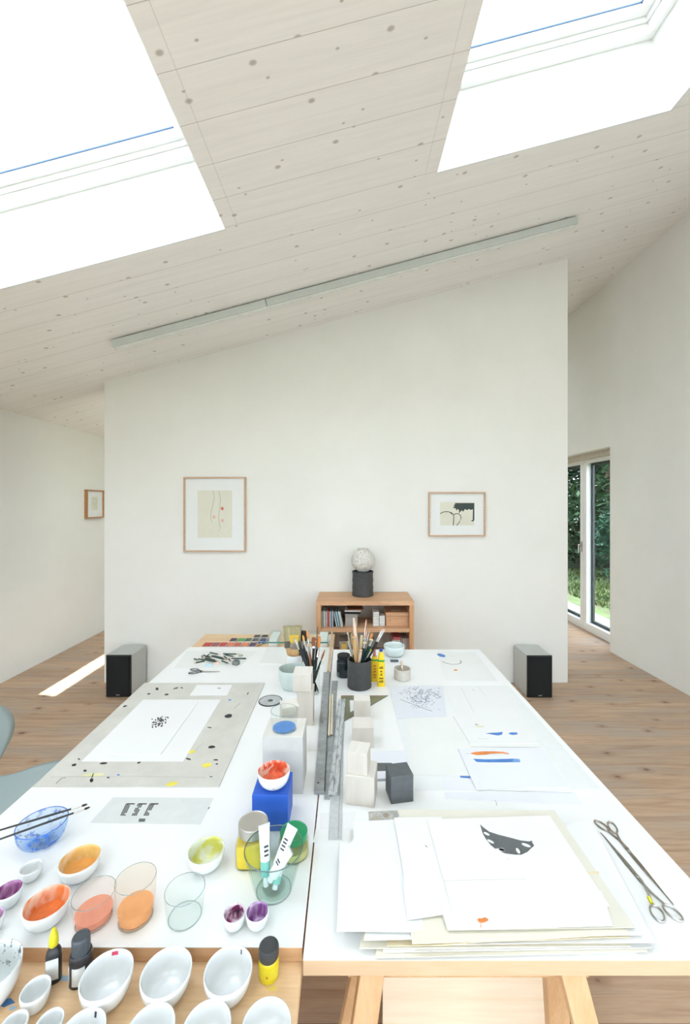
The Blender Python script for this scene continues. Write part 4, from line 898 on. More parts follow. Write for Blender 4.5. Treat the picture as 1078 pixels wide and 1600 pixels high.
put(Z4(452,385), -.2, pt, -.03, 'b', 'dark green brush with silver ferrule leaning at the front of the black pot', r=.0075, fer=.10, brl=.03, mb=M_brl, group=GP)
put(Z4(548,345), -.3, pt, -.04, 'b', 'dark green handled brush with wide silver ferrule, front right of the black pot', r=.0075, fer=.10, brl=.03, mb=M_brl, group=GP)
put(Z4(395,500), -.3, pt, -.05, 'b', 'pale wooden brush end just above the front rim of the black pot', r=.0060, fer=.02, brl=.01, mb=M_hwd, mh=M_hpk, group=GP)
put(Z4(540,490), -.5, pt, -.05, 'b', 'short silver brush with green tip at the right rim of the black pot', r=.0035, fer=.3, brl=.05, mb=mat('lime_tip', (150,190,60), .6), mh=M_hbk, group=GP)
for (p_, dx_, yo, kd, lab, kw) in (
  ((750,188), -.2, .01, 'handle', 'slimmest dark brush handle rising highest in the clear glass', dict(r=.0030, mh=M_hbk)),
  ((585,236), .2, .02, 'b', 'brush with an orange pointed tip at the back of the clear glass', dict(r=.0045, mb=M_bor, fer=.25, brl=.14, mh=M_hbk)),
  ((520,315), .2, .01, 'b', 'brush with ochre tip and long ferrule in the clear glass', dict(r=.0045, mb=mat('ochre_bristle', (206,160,80), .8), fer=.18, brl=.10, mh=M_hdk)),
  ((395,375), .4, -.01, 'b', 'silver-topped brush leaning far left out of the clear glass', dict(r=.0055, mb=M_fer, fer=.18, brl=.01, mh=M_hbk)),
  ((470,455), .3, -.02, 'handle', 'thick dark brush handle leaning left at the front of the clear glass', dict(r=.0070, mh=M_hbk)),
  ((530,470), .3, .0, 'handle', 'thick dark brush handle at the middle of the clear glass', dict(r=.0070, mh=M_hbk)),
  ((690,352), -.1, .02, 'b', 'brush with square rust-coloured bristles in the clear glass', dict(r=.0055, mb=M_brs, fer=.03, brl=.16, mh=M_bdk, flat=1.7)),
  ((775,335), -.2, .02, 'b', 'broad brush with orange-brown bristles leaning right from the clear glass', dict(r=.0060, mb=M_bor, fer=.16, brl=.2, mh=M_hdk, flat=1.8)),
  ((720,400), -.2, -.01, 'b', 'slim silver-ferruled brush in the clear glass', dict(r=.0035, mb=M_brl, fer=.35, brl=.02)),
  ((770,520), -.3, .03, 'b', 'short brush with forked brown tip at the right of the glass, left one', dict(r=.0035, mb=M_brs, fer=.1, brl=.25, mh=M_hpk)),
  ((860,535), -.3, .03, 'b', 'short brush with forked brown tip at the right of the glass, right one', dict(r=.0035, mb=M_brs, fer=.1, brl=.25, mh=M_hpk)),
  ((605,470), .1, -.02, 'b', 'reddish wooden-handled brush in the clear glass', dict(r=.0040, mb=M_brl, fer=.1, brl=.02, mh=mat('reddish_handle', (150,96,66), .5))),
  ((800,700), -.4, -.02, 'handle', 'short black brush handle leaning right at the rim of the clear glass', dict(r=.0050, mh=M_hbk))):
    put(ZA(*p_), dx_, bg, yo, kd, lab, group=GG, **kw)
# white cup with wide brushes behind the green pot
cup2, c2 = cup('ceramic_cup', 'white cup holding the wide flat brushes, behind the green pot', 460.5, 1022, 25, 1052, TZ, M_porc, rb=.8, t=.004)
def wide_brush(label, x, y, z0, z1, w, th, mh, mf, mb, hb, fh, rz=0, tilt=0):
    root = thing('flat_brush', label, 'brush', (x, y, z0), rz, 'wide flat brushes'); root.rotation_euler = (0, tilt, rz); L_ = z1-z0
    MB()._add([(-w*.18,-th*.4,0),(w*.18,-th*.4,0),(w*.18,th*.4,0),(-w*.18,th*.4,0),(-w*.45,-th*.5,L_-hb-fh),(w*.45,-th*.5,L_-hb-fh),(w*.45,th*.5,L_-hb-fh),(-w*.45,th*.5,L_-hb-fh)], [(3,2,1,0),(4,5,6,7),(0,1,5,4),(1,2,6,5),(2,3,7,6),(3,0,4,7)], 0).build('handle', mh, root, bevel=.003)
    MB().box(-w/2, w/2, -th*.55, th*.55, L_-hb-fh, L_-hb).build('ferrule', mf, root, bevel=.001)
    MB()._add([(-w*.49,-th*.5,L_-hb),(w*.49,-th*.5,L_-hb),(w*.49,th*.5,L_-hb),(-w*.49,th*.5,L_-hb),(-w*.56,-th*.62,L_),(w*.56,-th*.62,L_),(w*.56,th*.62,L_),(-w*.56,th*.62,L_)], [(3,2,1,0),(4,5,6,7),(0,1,5,4),(1,2,6,5),(2,3,7,6),(3,0,4,7)], 0).build('bristles', mb, root, bevel=.002)
M_hog = mat('cream_hog_bristle', (168,158,120), .85, var=.14, scale=70, stretch=(1,1,.06)); M_yhog = mat('yellow_bristle', (222,184,70), .8, var=.1, scale=70, stretch=(1,1,.06))
cx_, cy_, cr_, ch_ = c2
X, Z = Q(456, 978, cy_+.02)
wide_brush('widest flat brush with cream bristles and dark heel, tallest behind the green pot', X+.014, cy_+.012, TZ+.008, Z, .100, .040, M_hwd, mat('tin_ferrule', (110,104,94), .4, .8, var=.2), M_hog, .085, .040, tilt=-.04)
X, Z = Q(460, 993, cy_-.02)
wide_brush('flat brush with yellow bristles and steel ferrule in front of the widest brush', X+.004, cy_-.014, TZ+.008, Z, .050, .014, M_hwd, M_steelw, M_yhog, .045, .038, tilt=-.03)
X, Z = Q(471, 987, cy_+.0)
wide_brush('flat dark brush leaning right behind the glass of brushes', X-.012, cy_+.02, TZ+.008, Z, .045, .016, M_hbk, M_steelw, M_bdk, .06, .045, tilt=.12)
# short brush in the beige cup
x, y, r, h = bc
brush('short pale brush leaning in the low beige cup', (x+.004, y-.01, TZ+.006), (x-.004, y+.012, TZ+.10), 'b', r=.0055, mh=M_hpk, mb=M_hpk, fer=.05, brl=.3)
# glue bottles
M_uhu = mat('glue_yellow', (242,206,30), .35, var=.02); M_green = mat('green_band', (40,160,50), .4); M_mark = mat('print_black', (50,48,30), .5)
def glue(label, px, bottom, top, w, capm, caph, prints):
    y = F*(EZ-TZ)/(bottom-Y0)+.012; x = (px-X0)/F*y; h = (bottom-top)/F*(y-.012)
    root = thing('glue_bottle', label, 'glue bottle', (x, y, TZ), 0, 'yellow glue bottles')
    esec([(w*.92,0),(w,.003),(w*.98,h*.55),(w*.72,h*.80),(w*.45,h-caph-.004)], 1, .55, p=2.4, M=None).build('body', M_uhu, root, smooth=True, ang=50)
    esec([(w*.97,h*.66-.0),(w*.93,h*.70)], .98, .62, p=2.4).build('band', M_green, root, smooth=True, ang=50)
    MB().lathe([(w*.40,h-caph-.004),(w*.46,h-caph),(w*.42,h-.002),(0,h)], 16).build('cap', capm, root, smooth=True, ang=50)
    b = MB(); rr = random.Random(prints)
    for k in range(5):
        z_ = h*(.12+.09*k); ww = w*rr.uniform(.25,.55); b.box(-ww, ww, -w*.585, -w*.55, z_, z_+h*.035, 0)
        if k%2 == 0: b.box(-ww*.3, ww*.9, -w*.59, -w*.55, z_+h*.045, z_+h*.06, 0)
    b.build('print', [mat('glue_print', (120,96,30) if prints == 2 else (206,96,40), .5)], root)
glue('shorter yellow glue bottle with green band and pink cap beside the black pot', 585, 1065.7, 1016, .0200, mat('pink_cap', (206,130,130), .4), .035, 1)
glue('taller yellow glue bottle with green band and blue tip', 595.3, 1073.5, 1014, .0215, mat('blue_tip', (40,70,150), .4), .014, 2)
# erasers and small things, far right
x, y = P(616, 1031.5, TZ+.01)
tag(MB().box(-.026, .026, -.011, .011, 0, .010, 0).box(-.030, -.026, -.011, .011, 0, .010, 1).build('eraser', [mat('slate_sleeve', (78,88,98), .6), M_white], loc=(x, y, TZ+.0011), bevel=.001), 'dark grey rectangular eraser between mixing bowl and beige cup', 'eraser')
tag(MB().box(-.055, .055, -.028, .030, 0, .0008).build('paper_slip', M_paper, loc=(x, y-.004, TZ+.0002)), 'small white slip of paper under the dark grey eraser', 'paper')
# ------------------------------------------------------------------ shears and scissors
def ring_pts(cx, cy, a, c, rot, n=20, z=0): return [(cx+a*cos(t)*cos(rot)-c*sin(t)*sin(rot), cy+a*cos(t)*sin(rot)+c*sin(t)*cos(rot), z) for t in [2*pi*k/n for k in range(n)]]
def shears(label, tip, pivot, ringL, ringR, m, z, grp=None, tape=None, ra=.021, rc=.012, bw=.011, name='shears', mh=None, open_=.0):
    tp, pv, rl, rr_ = [Vector(P(*p, z)) for p in (tip, pivot, ringL, ringR)]
    root = thing(name, label, 'scissors', (pv.x, pv.y, z), 0, grp)
    d = (tp-pv); L_ = d.length; d.normalize(); n_ = Vector((-d.y, d.x))
    for s, rg in ((1, rl), (-1, rr_)):
        t = 1.0 if s > 0 else .995; z0 = 0 if s > 0 else .0016
        a_ = n_*bw*.5*s; tip_ = d*L_*t+n_*open_*s
        b = MB().prism([tuple(-d*.015+a_*.9), tuple(-d*.015-a_*.5), tuple(tip_-n_*s*.0004), tuple(tip_+n_*s*.0006), tuple(d*L_*.25+a_*1.1)], z0, z0+.0016)
        side = b.build('blade', m, root)
        hc = rg-pv; dh = (-hc).normalized(); ang = math.atan2(dh.y, dh.x)
        st = hc+dh*ra
        b = MB().tube(ring_pts(hc.x, hc.y, ra, rc, ang+.15*s, z=.0035), .0024, 8, close=True)
        b.tube([(st.x, st.y, .0035), ((st.x+(-d*.012+a_*.4).x)/2+n_.x*.003*s, (st.y+(-d*.012+a_*.4).y)/2+n_.y*.003*s, .0035), (-d.x*.008+a_.x*.4, -d.y*.008+a_.y*.4, .0022)], [.0026,.003,.0038], 8)
        b.build('handle', mh or m, root, smooth=True)
        if tape and s == tape:
            q0 = hc+dh*(ra+.004); q1 = hc+dh*(ra+.021)
            MB().tube([(q0.x, q0.y, .0036), (q1.x, q1.y, .0034)], .0042, 12).build('tape', mat('yellow_tape', (226,220,60), .5), root, smooth=True, ang=40)
    MB().lathe([(.0045,.0028),(.0045,.0042),(.003,.005),(0,.005)], 16).build('pivot_screw', M_steel, root, smooth=True, ang=40)
    return root
shears('long steel shears pointing towards the viewer, rings at the far end', Cz(985,668), Cz(735,368), Cz(578,222), Cz(640,232), M_steelw, TZ+.0002, ra=.0225, rc=.0115, grp='long paper shears')
shears('long steel shears with yellow tape, rings nearest the viewer', Cz(572,258), Cz(782,512), Cz(980,716), Cz(893,720), M_steel, TZ+.0002, tape=-1, ra=.0215, rc=.014, grp='long paper shears')
def Zs(x, y): return (250+x*.1855, 960+y*.1855)
shears('small scissors with dark grey plastic handles near the pencils', Zs(505,483), Zs(365,484), Zs(292,470), Zs(282,496), M_steel, TZ+.0016, ra=.028, rc=.013, bw=.014, name='scissors', mh=M_rubber)
# ------------------------------------------------------------------ pencils, erasers, sharpener on the left table
def Zp(x, y): return (300+x*.13, 980+y*.13)
sheet('paper_sheet', 'thin white sheet lying under the loose pencils', 'paper', [(292,1017),(400,1017),(373,1043.5),(272,1043.5)], TZ, .0005, M_paper2)
M_pg = mat('green_lacquer', (44,70,60), .35, var=.05); M_pw = mat('sharpened_wood', (214,170,140), .6)
PEN = [((215,305),(335,328)),((375,320),(570,322)),((400,332),(520,355)),((235,345),(415,395)),((385,345),(432,388)),((648,376),(440,375)),((440,380),(472,412)),((355,403),(458,443)),
       ((135,335),(248,372)),((25,380),(82,396)),((150,406),(20,433)),((75,382),(335,416)),((160,376),(310,402)),((206,325),(150,372)),((118,345),(132,378)),((260,345),(400,375)),((200,400),(300,415))]
PEN.sort(key=lambda p: min(p[0][0], p[1][0]))
lev = {}
for k, (p0, p1) in enumerate(PEN):
    z_ = TZ+.0006+.004+(.0075 if k%3 == 1 else .015 if k%3 == 2 else 0)*.55
    a_, b_ = Vector(P(*Zp(*p0), z_)), Vector(P(*Zp(*p1), z_)); L_ = (b_-a_).length; ang = math.atan2(b_.y-a_.y, b_.x-a_.x)
    root = thing('pencil', 'dark green pencil in the loose pile behind the small scissors, %s from the left' % ORD[k], 'pencil', (a_.x, a_.y, z_), ang, 'loose dark green pencils')
    r_ = .0044; lw_ = min(.022, L_*.2)
    MB().tube([(0,0,0),(L_-lw_,0,0)], r_, 6).build('barrel', M_pg, root)
    MB().tube([(L_-lw_,0,0),(L_-lw_*.25,0,0)], [r_*.96, r_*.3], 8).build('wood_cone', M_pw, root); MB().tube([(L_-lw_*.25,0,0),(L_,0,0)], [r_*.3, .0003], 8).build('lead', M_ink, root)
x, y = P(*Zp(518,462), TZ)
sp = thing('sharpener', 'round grey pencil sharpener at the right end of the pencil pile', 'sharpener', (x, y+.02, TZ+.0006))
MB().lathe([(.021,0),(.024,.003),(.025,.010),(.024,.020),(.019,.024),(0,.024)], 28).build('body', mat('grey_green_plastic', (122,130,126), .5), sp, smooth=True, ang=40)
MB().lathe([(.012,.024),(.012,.027),(.006,.028),(0,.028)], 20).build('knob', M_inkg, sp, smooth=True, ang=40)
def small(name, label, px, py, w, d, h, m, cat, rz=0, z=TZ+.0006):
    x, y = P(px, py, z); return tag(MB().box(-w/2, w/2, -d/2, d/2, 0, h).build(name, m, loc=(x, y, z), rz=rz, bevel=min(.003, h*.3)), label, cat)
small('eraser', 'pale blue eraser in front of the pencil pile', 326.5, 1040, .040, .018, .010, mat('pale_blue_rubber', (176,208,226), .7), 'eraser', .05)
small('eraser', 'beige eraser next to the pale blue one', 339, 1037.5, .030, .022, .011, mat('beige_rubber', (228,206,186), .7), 'eraser', .2)
small('eraser', 'small olive eraser behind the long pencil', 376, 1025.5, .026, .02, .010, mat('olive_rubber', (170,180,160), .7), 'eraser')
# ------------------------------------------------------------------ paint pans on the far end of the pine table
def Zq(x, y): return (250+x*.1855, 960+y*.1855)
def pan(px0, px1, py0, py1, col, label, h=.014, z=WZ+.0005):
    xa, ya = P(px0, py1, z+h); xb, _ = P(px1, py1, z+h); _, yb = P(px0, py0, z+h); w = xb-xa; d = yb-ya
    root = thing('paint_pan', label, 'paint pan', ((xa+xb)/2, (ya+yb)/2, z), 0, 'square watercolour pans')
    MB().box(-w/2+.001, w/2-.001, -d/2+.001, d/2-.001, 0, h-.003).build('tray', M_pan, root, bevel=.001)
    MB().box(-w/2+.004, w/2-.004, -d/2+.004, d/2-.004, h-.003, h).build('paint', mat('pan_paint', col, .45, var=.18, scale=60), root)
M_pan = mat('pan_plastic', (222,216,210), .4)
cols1 = [((200,56,46),'crimson'),((160,84,84),'dusty rose'),((196,52,40),'scarlet'),((232,120,84),'coral orange'),((206,90,66),'brick red'),((236,130,96),'salmon'),((84,52,92),'violet')]
r1 = [(352,432),(428,495),(494,556),(560,620),(622,678),(682,742),(748,812)]
for (c_, nm), (u0, u1) in zip(cols1, r1): pan(Zq(u0,0)[0]-1, Zq(u1,0)[0]-1.5, 1003.5, 1009.5, c_, 'square %s watercolour pan in the front row of pans' % nm)
for (c_, nm), (u0, u1) in zip([((70,44,56),'maroon'),((80,176,92),'bright green'),((32,96,52),'dark green'),((74,84,96),'slate grey'),((62,80,120),'steel blue'),((44,70,140),'royal blue')], [(578,640),(642,704),(706,766),(768,828),(832,892),(896,956)]):
    pan(Zq(u0,0)[0], Zq(u1,0)[0]-.7, 996.8, 1001.6, c_, 'square %s watercolour pan in the middle row of pans' % nm)
for (c_, nm), (u0, u1) in zip([((50,60,60),'blackish'),((36,62,56),'bottle green')], [(782,842),(848,908)]):
    pan(Zq(u0,0)[0], Zq(u1,0)[0]-.7, 991.6, 995.6, c_, 'square %s watercolour pan in the back row of pans' % nm)
x, y = P(410, 1003.5, WZ+.01)
tag(MB().box(-.03, .03, -.012, .012, 0, .012).build('paint_rag', mat('blue_cloth', (60,120,190), .7, var=.15), loc=(x, y, WZ+.0005), rz=.3, bevel=.004), 'crumpled blue paint rag beside the glass plate', 'rag')
x, y = P(402, 1007, WZ+.01)
brush('short brush with dark tip lying right of the violet pan', (x+.0, y-.02, WZ+.008), (x+.035, y+.03, WZ+.010), 'b', r=.005, mh=M_hwd, mb=M_bdk)
# raised glass plate, sheets and batten at the far end of the left table
gp0, gp1 = 2.94, 3.22
gl_x0, gl_x1 = (413-X0)/F*gp0, (513-X0)/F*gp0; gz = EZ-213*gp0/F
gp = thing('glass_plate', 'thick glass plate with a green edge raised on two white blocks at the far end', 'glass plate', ((gl_x0+gl_x1)/2, gp0, gz-.010)); w = (gl_x1-gl_x0)/2
MB().box(-w, w, .002, gp1-gp0, 0, .010).build('pane', M_gl, gp); MB().box(-w, w, 0, .002, 0, .010).build('green_edge', M_gledge, gp)
for s, lab in ((-1, 'left'), (1, 'right')):
    tag(MB().box(-.03, .03, -.09, .09, 0, gz-.010-WZ-.001).build('white_block', M_white, loc=((gl_x0+gl_x1)/2+s*(w-.045), 3.12, WZ+.0005), bevel=.002), '%s white support block under the raised glass plate' % lab, 'block')
sheet('paper_sheet', 'blank sheet below the raised glass plate at the far end of the left table', 'paper', [(418,1012.5),(512,1012.5),(506,1037.5),(404,1037)], TZ, .003, M_paper2)
bar('wooden_batten', 'pale wooden batten along the right edge of the left table at its far end', (-.122, 3.30), (-.116, 2.50), .014, .014, TZ+.0003, .014, [M_edge], 'batten')
sheet('paper_card', 'white card lying beyond the glass plate next to the batten', 'card', [(502,993),(518,993),(515,1001),(499,1001)], WZ+.0005, .03, M_paper)
# ------------------------------------------------------------------ two brushes across the blue glass bowl
def lying(label, p0, p1, zA, zB):
    a_, b_ = Vector((*P(*p0, zA), zA)), Vector((*P(*p1, zB), zB)); return brush(label, a_, b_, 'b', r=.0030, mh=M_hbk, mb=M_bdk, fer=.10, brl=.06, group='slim brushes on the blue glass bowl')
bx, by, br, bh = fit(64.5, 1286, 85.5, 1329, TZ, .5); zr = TZ+bh+.0045
lying('slim black brush across the blue glass bowl, the farther one', (-30,1306), (137,1256.5), zr, zr)
lying('slim black brush across the blue glass bowl, the nearer one', (-30,1322), (141,1261), zr, zr)
# ------------------------------------------------------------------ loudspeakers
def speaker(label, x0, x1, yf, yb, h):
    w = x1-x0; root = thing('loudspeaker', label, 'loudspeaker', ((x0+x1)/2, yf, 0), 0, 'floor loudspeakers')
    MB().box(-w/2, w/2, .018, yb-yf, .004, h).build('cabinet', M_spk, root, bevel=.002)
    MB().box(-w/2, w/2, .004, .018, .004, h).build('front_panel', M_black, root, bevel=.002)
    MB().box(-w/2+.012, w/2-.012, -.006, .004, .016, h-.012).build('grille', M_grille, root, bevel=.004)
    MB().box(-.016, .016, -.008, -.006, .022, .030).build('badge', M_steel, root)
    for sx in (-1, 1):
        for yy in (.03, yb-yf-.03): MB().lathe([(.012,0),(.012,.004),(0,.004)], 12, 0, Matrix.Translation((sx*(w/2-.03), yy, 0))).build('foot', M_rubber, root)
speaker('silver-grey loudspeaker with black front on the floor at the left end of the partition', -2.215, -1.985, 3.81, 4.10, .386)
speaker('silver-grey loudspeaker with black front on the floor at the right end of the partition', 1.642, 1.872, 3.80, 4.10, .386)
# ------------------------------------------------------------------ shelf and its contents
SX0, SX1, SY0, SY1, SZ = -.280, .595, 3.716, 4.12, .903
sh = thing('low_shelf', 'low knotty pine shelf against the partition behind the tables', 'shelf', ((SX0+SX1)/2, SY0, 0)); w = (SX1-SX0)/2; d = SY1-SY0
MB().box(-w, w, 0, d, SZ-.038, SZ).build('top', M_shelf, sh, bevel=.002)
for s in (-1, 1): MB().box(min(s*w, s*(w-.042)), max(s*w, s*(w-.042)), 0, d, 0, SZ-.0382).build('side', M_shelfz, sh, bevel=.002)
for z_ in (.658, .36, .10): MB().box(-w+.0422, w-.0422, .004, d-.01, z_-.034, z_).build('shelf_board', M_shelf, sh, bevel=.002)
MB().box(-w+.0422, w-.0422, d-.012, d, .05, SZ-.0385).build('back', mat('shelf_back', (206,200,188), .8), sh)
zs = .6585
def Q5(x): return ((490+x*.1531)-X0)/F
cd = [(78,(206,208,204)),(90,(170,178,176)),(102,(196,198,192)),(113,(224,226,222)),(124,(150,156,156)),(134,(214,210,204)),(146,(196,74,70)),(158,(210,120,110)),(170,(186,196,202)),(182,(70,124,160)),(194,(214,220,222)),(204,(60,70,84))]
for k, (u, c_) in enumerate(cd):
    yy = 3.77; x = Q5(u)*yy; hh = .142+random.Random(k).uniform(-.004,.006)
    tag(MB().box(-.0042, .0042, 0, .14, 0, hh).build('disc_case', mat('case_spine', c_, .35, var=.05), loc=(x, yy, zs)), 'upright disc case in the left of the shelf, %s from the left' % ORD[k], 'disc case', 'disc cases in the shelf')
for k, (u, c_) in enumerate([(214,(210,214,214)),(226,(90,110,124)),(238,(200,216,220)),(250,(24,128,140)),(262,(222,226,224)),(274,(196,204,208))]):
    yy = 3.77; x = Q5(u+22)*yy; o = MB().box(-.0042, .0042, 0, .14, 0, .140).build('disc_case', mat('case_spine', c_, .35, var=.05), loc=(x, yy, zs+.0015)); o.rotation_euler = (0, -.2, 0)
    tag(o, 'leaning disc case right of the upright ones, %s from the left' % ORD[k], 'disc case', 'disc cases in the shelf')
def boxat(name, label, cat, u0, u1, yy, d_, z0, z1, m, group=None, rz=0, bev=.001):
    xa, xb = Q5(u0)*yy, Q5(u1)*yy; return tag(MB().box(-(xb-xa)/2, (xb-xa)/2, 0, d_, 0, z1-z0).build(name, m, loc=((xa+xb)/2, yy, z0), rz=rz, bevel=bev), label, cat, group)
boxat('grey_box', 'small grey box beneath the black and brown books on the shelf', 'box', 324, 448, 3.80, .18, zs, zs+.110, mat('grey_cloth_box', (168,166,160), .7, var=.04))
boxat('book', 'flat black book lying on the small grey box', 'book', 312, 478, 3.79, .16, zs+.1105, zs+.132, M_blackm, rz=-.06)
boxat('book', 'thin white book lying on the black book', 'book', 314, 482, 3.79, .16, zs+.1325, zs+.142, M_white, rz=-.04)
boxat('book', 'brown leather book on top of the stack in the shelf', 'book', 350, 508, 3.80, .22, zs+.1425, zs+.152, mat('brown_leather', (140,84,62), .6, var=.08), rz=.05)
for k in range(6): boxat('small_box', 'flat white box in the left stack beside the wooden box, %s from the bottom' % ORD[k], 'box', 608, 668, 3.80, .10, zs+k*.0215, zs+k*.0215+.019, M_white, 'small white boxes on the shelf')
for k in range(4): boxat('small_box', 'flat white box in the right stack beside the wooden box, %s from the bottom' % ORD[k], 'box', 673, 728, 3.80, .10, zs+k*.0235, zs+k*.0235+.021, M_white, 'small white boxes on the shelf')
yy = 3.79; xa, xb = Q5(738)*yy, Q5(978)*yy
wb = thing('wooden_box', 'lidded pine box with a rope handle on the right of the shelf', 'box', ((xa+xb)/2, yy, zs)); ww = (xb-xa)/2
MB().box(-ww, ww, 0, .22, 0, .092, 0).lathe([(.006,.0),(0,.0008)], 10, 1, Matrix.Translation((-.07,-.0002,.055)) @ Matrix.Rotation(pi/2,4,'X')).lathe([(.005,.0),(0,.0008)], 10, 1, Matrix.Translation((.105,-.0002,.038)) @ Matrix.Rotation(pi/2,4,'X')).build('body', [M_shelf, mat('knot', (120,84,60), .6)], wb, bevel=.002)
MB().box(-ww-.003, ww+.003, -.003, .223, .094, .128).build('lid', M_shelf, wb, bevel=.003)
MB().tube([(-.05,.05,.130),(-.03,.048,.139),(0,.046,.141),(.03,.048,.139),(.05,.05,.130)], .005, 8).build('handle', mat('rope', (120,108,90), .9), wb, smooth=True)
# lower shelf
zs2 = .3605
boxat('grey_box', 'grey speckled box on the lower shelf behind the ink jar', 'box', 262, 350, 3.80, .2, zs2, zs2+.155, mat('speckled_box', (186,182,170), .7, var=.1))
boxat('wooden_wedge', 'yellow wooden piece on the lower shelf behind the ink jar', 'block', 282, 335, 3.77, .02, zs2, zs2+.145, mat('yellow_wood', (222,186,96), .6))
for k, c_ in enumerate([(206,198,190),(150,90,80),(214,210,200),(120,126,120),(210,206,196),(176,120,110),(200,200,196),(96,110,100)]):
    yy = 3.78; x = Q5(902+k*10)*yy
    tag(MB().box(-.0036, .0036, 0, .15, 0, .19).build('book', mat('lower_spine', c_, .5, var=.05), loc=(x, yy, zs2)), 'thin upright book on the lower right shelf, %s from the left' % ORD[k], 'book', 'thin books on the lower shelf')
boxat('book', 'red-edged book lying flat on the lower shelf', 'book', 800, 890, 3.80, .2, zs2, zs2+.17, mat('stack_grey', (196,190,180), .7))
boxat('book', 'pink book on top of the lower flat stack', 'book', 812, 890, 3.80, .2, zs2+.1705, zs2+.195, mat('pink_cover', (200,104,110), .6))
# lantern-like vase on dark stand
yv = 3.965; xv = (566.7-X0)/F*yv
tag(MB().lathe([(.100,0),(.104,.006),(.101,.03),(.098,.055),(.101,.072),(.099,.10),(.097,.125),(.101,.142),(.098,.17),(.097,.205),(.102,.222),(.101,.232),(.09,.230),(.088,.20),(0,.198)], 48).build('ribbed_stand', M_slate, loc=(xv, yv, SZ+.0003), smooth=True, ang=60), 'dark ribbed clay cylinder standing on the low shelf', 'pot')
def crackle():
    t = NT('crackled_stone'); vo = t.n('ShaderNodeTexVoronoi', feature='DISTANCE_TO_EDGE'); vo.inputs['Scale'].default_value = 55; t.L.new(t.coord(), vo.inputs['Vector'])
    c = t.ramp(vo.outputs['Distance'], [(.02, (168,162,150)), (.10, (224,221,212))]); t.set(t.b.inputs['Base Color'], c); t.b.inputs['Roughness'].default_value = .7; return t.m
R_ = .114; prof = [(.055,.0)]+[(R_*sin(a), .098-R_*.93*cos(a)) for a in [radians(k) for k in range(32, 152, 8)]]+[(.050,.200),(.052,.212),(.046,.213),(.044,.2),(0,.19)]
tag(MB().lathe(prof, 56).build('globe_vase', crackle(), loc=(xv+.004, yv, SZ+.2325), smooth=True, ang=50), 'pale crackled globe vase resting on the dark ribbed cylinder', 'vase')
# ------------------------------------------------------------------ pictures
def picture(label, x0, x1, z0, z1, fw, mf, art, M=None, dep=.028):
    """framed picture on the partition: local x right, z up, y towards the wall"""
    w, h = x1-x0, z1-z0; root = thing('framed_picture', label, 'picture', (x0, PY-.001, z0))
    b = MB().box(0, w, -dep, 0, 0, fw).box(0, w, -dep, 0, h-fw, h).box(0, fw, -dep, 0, fw, h-fw).box(w-fw, w, -dep, 0, fw, h-fw); b.build('frame', mf, root, bevel=.001)
    MB().box(fw, w-fw, -.010, -.003, fw, h-fw).build('mount', M_mount, root); art(root, w, h)
    return root
def flatp(pts, m, root, name, y=-.0105, w=None, mats=None):
    b = MB()
    if w is None:
        a = sum(pts[i][0]*pts[(i+1)%len(pts)][1]-pts[(i+1)%len(pts)][0]*pts[i][1] for i in range(len(pts))); p_ = pts if a > 0 else pts[::-1]
        b._add([(x, y, z) for x, z in p_]+[(x, y+.0006, z) for x, z in p_], [tuple(range(len(p_))), tuple(range(2*len(p_)-1, len(p_)-1, -1))]+[(i, len(p_)+i, len(p_)+(i+1)%len(p_), (i+1)%len(p_)) for i in range(len(p_))], 0)
    else: b.tube([(x, y, z) for x, z in pts], w, 6)
    return b.build(name, m, root)
M_art = mat('ivory_art_paper', (218,216,198), .8, var=.015, scale=8); M_line = mat('faint_pencil', (176,180,172), .8); M_redp = mat('red_petal', (214,110,98), .7); M_redl2 = mat('pale_red_petal', (222,176,162), .7)
def L4(x, y): return (260+x*.13914, 720+y*.13914)
def art1(root, w, h):
    px0, py1 = 288, 861.5; g = lambda x, y: ((L4(x, y)[0]-px0)*PY/F, (py1-L4(x, y)[1])*PY/F)
    flatp([g(355,860), g(740,860), g(740,330), g(355,330)], M_art, root, 'drawing')
    flatp([g(525,335), g(543,400), g(525,500), g(505,580), g(505,650), g(518,690)], M_line, root, 'pencil_line', -.0108, .0022)
    flatp([g(597,335), g(612,430), g(605,520), g(590,620), g(600,700), g(610,750), g(592,785)], M_line, root, 'pencil_line', -.0108, .0022)
    for (x, y, m) in ((630,533,M_redp), (538,628,M_redl2), (632,668,M_redl2)):
        flatp([g(x+sx_, y+sy_) for sx_, sy_ in ((-15,-8),(-2,-20),(16,-14),(14,2),(20,12),(4,18),(-14,12))], m, root, 'petal', -.0112)
x0, z1_ = Q(288, 745.5, PY); x1, z0_ = Q(384.5, 862, PY)
picture('tall oak-framed picture of faint stems and red petals on the partition', x0, x1, z0_, z1_, .014, M_frame, art1)
def L3(x, y): return (640+x*.14842, 740+y*.14851)
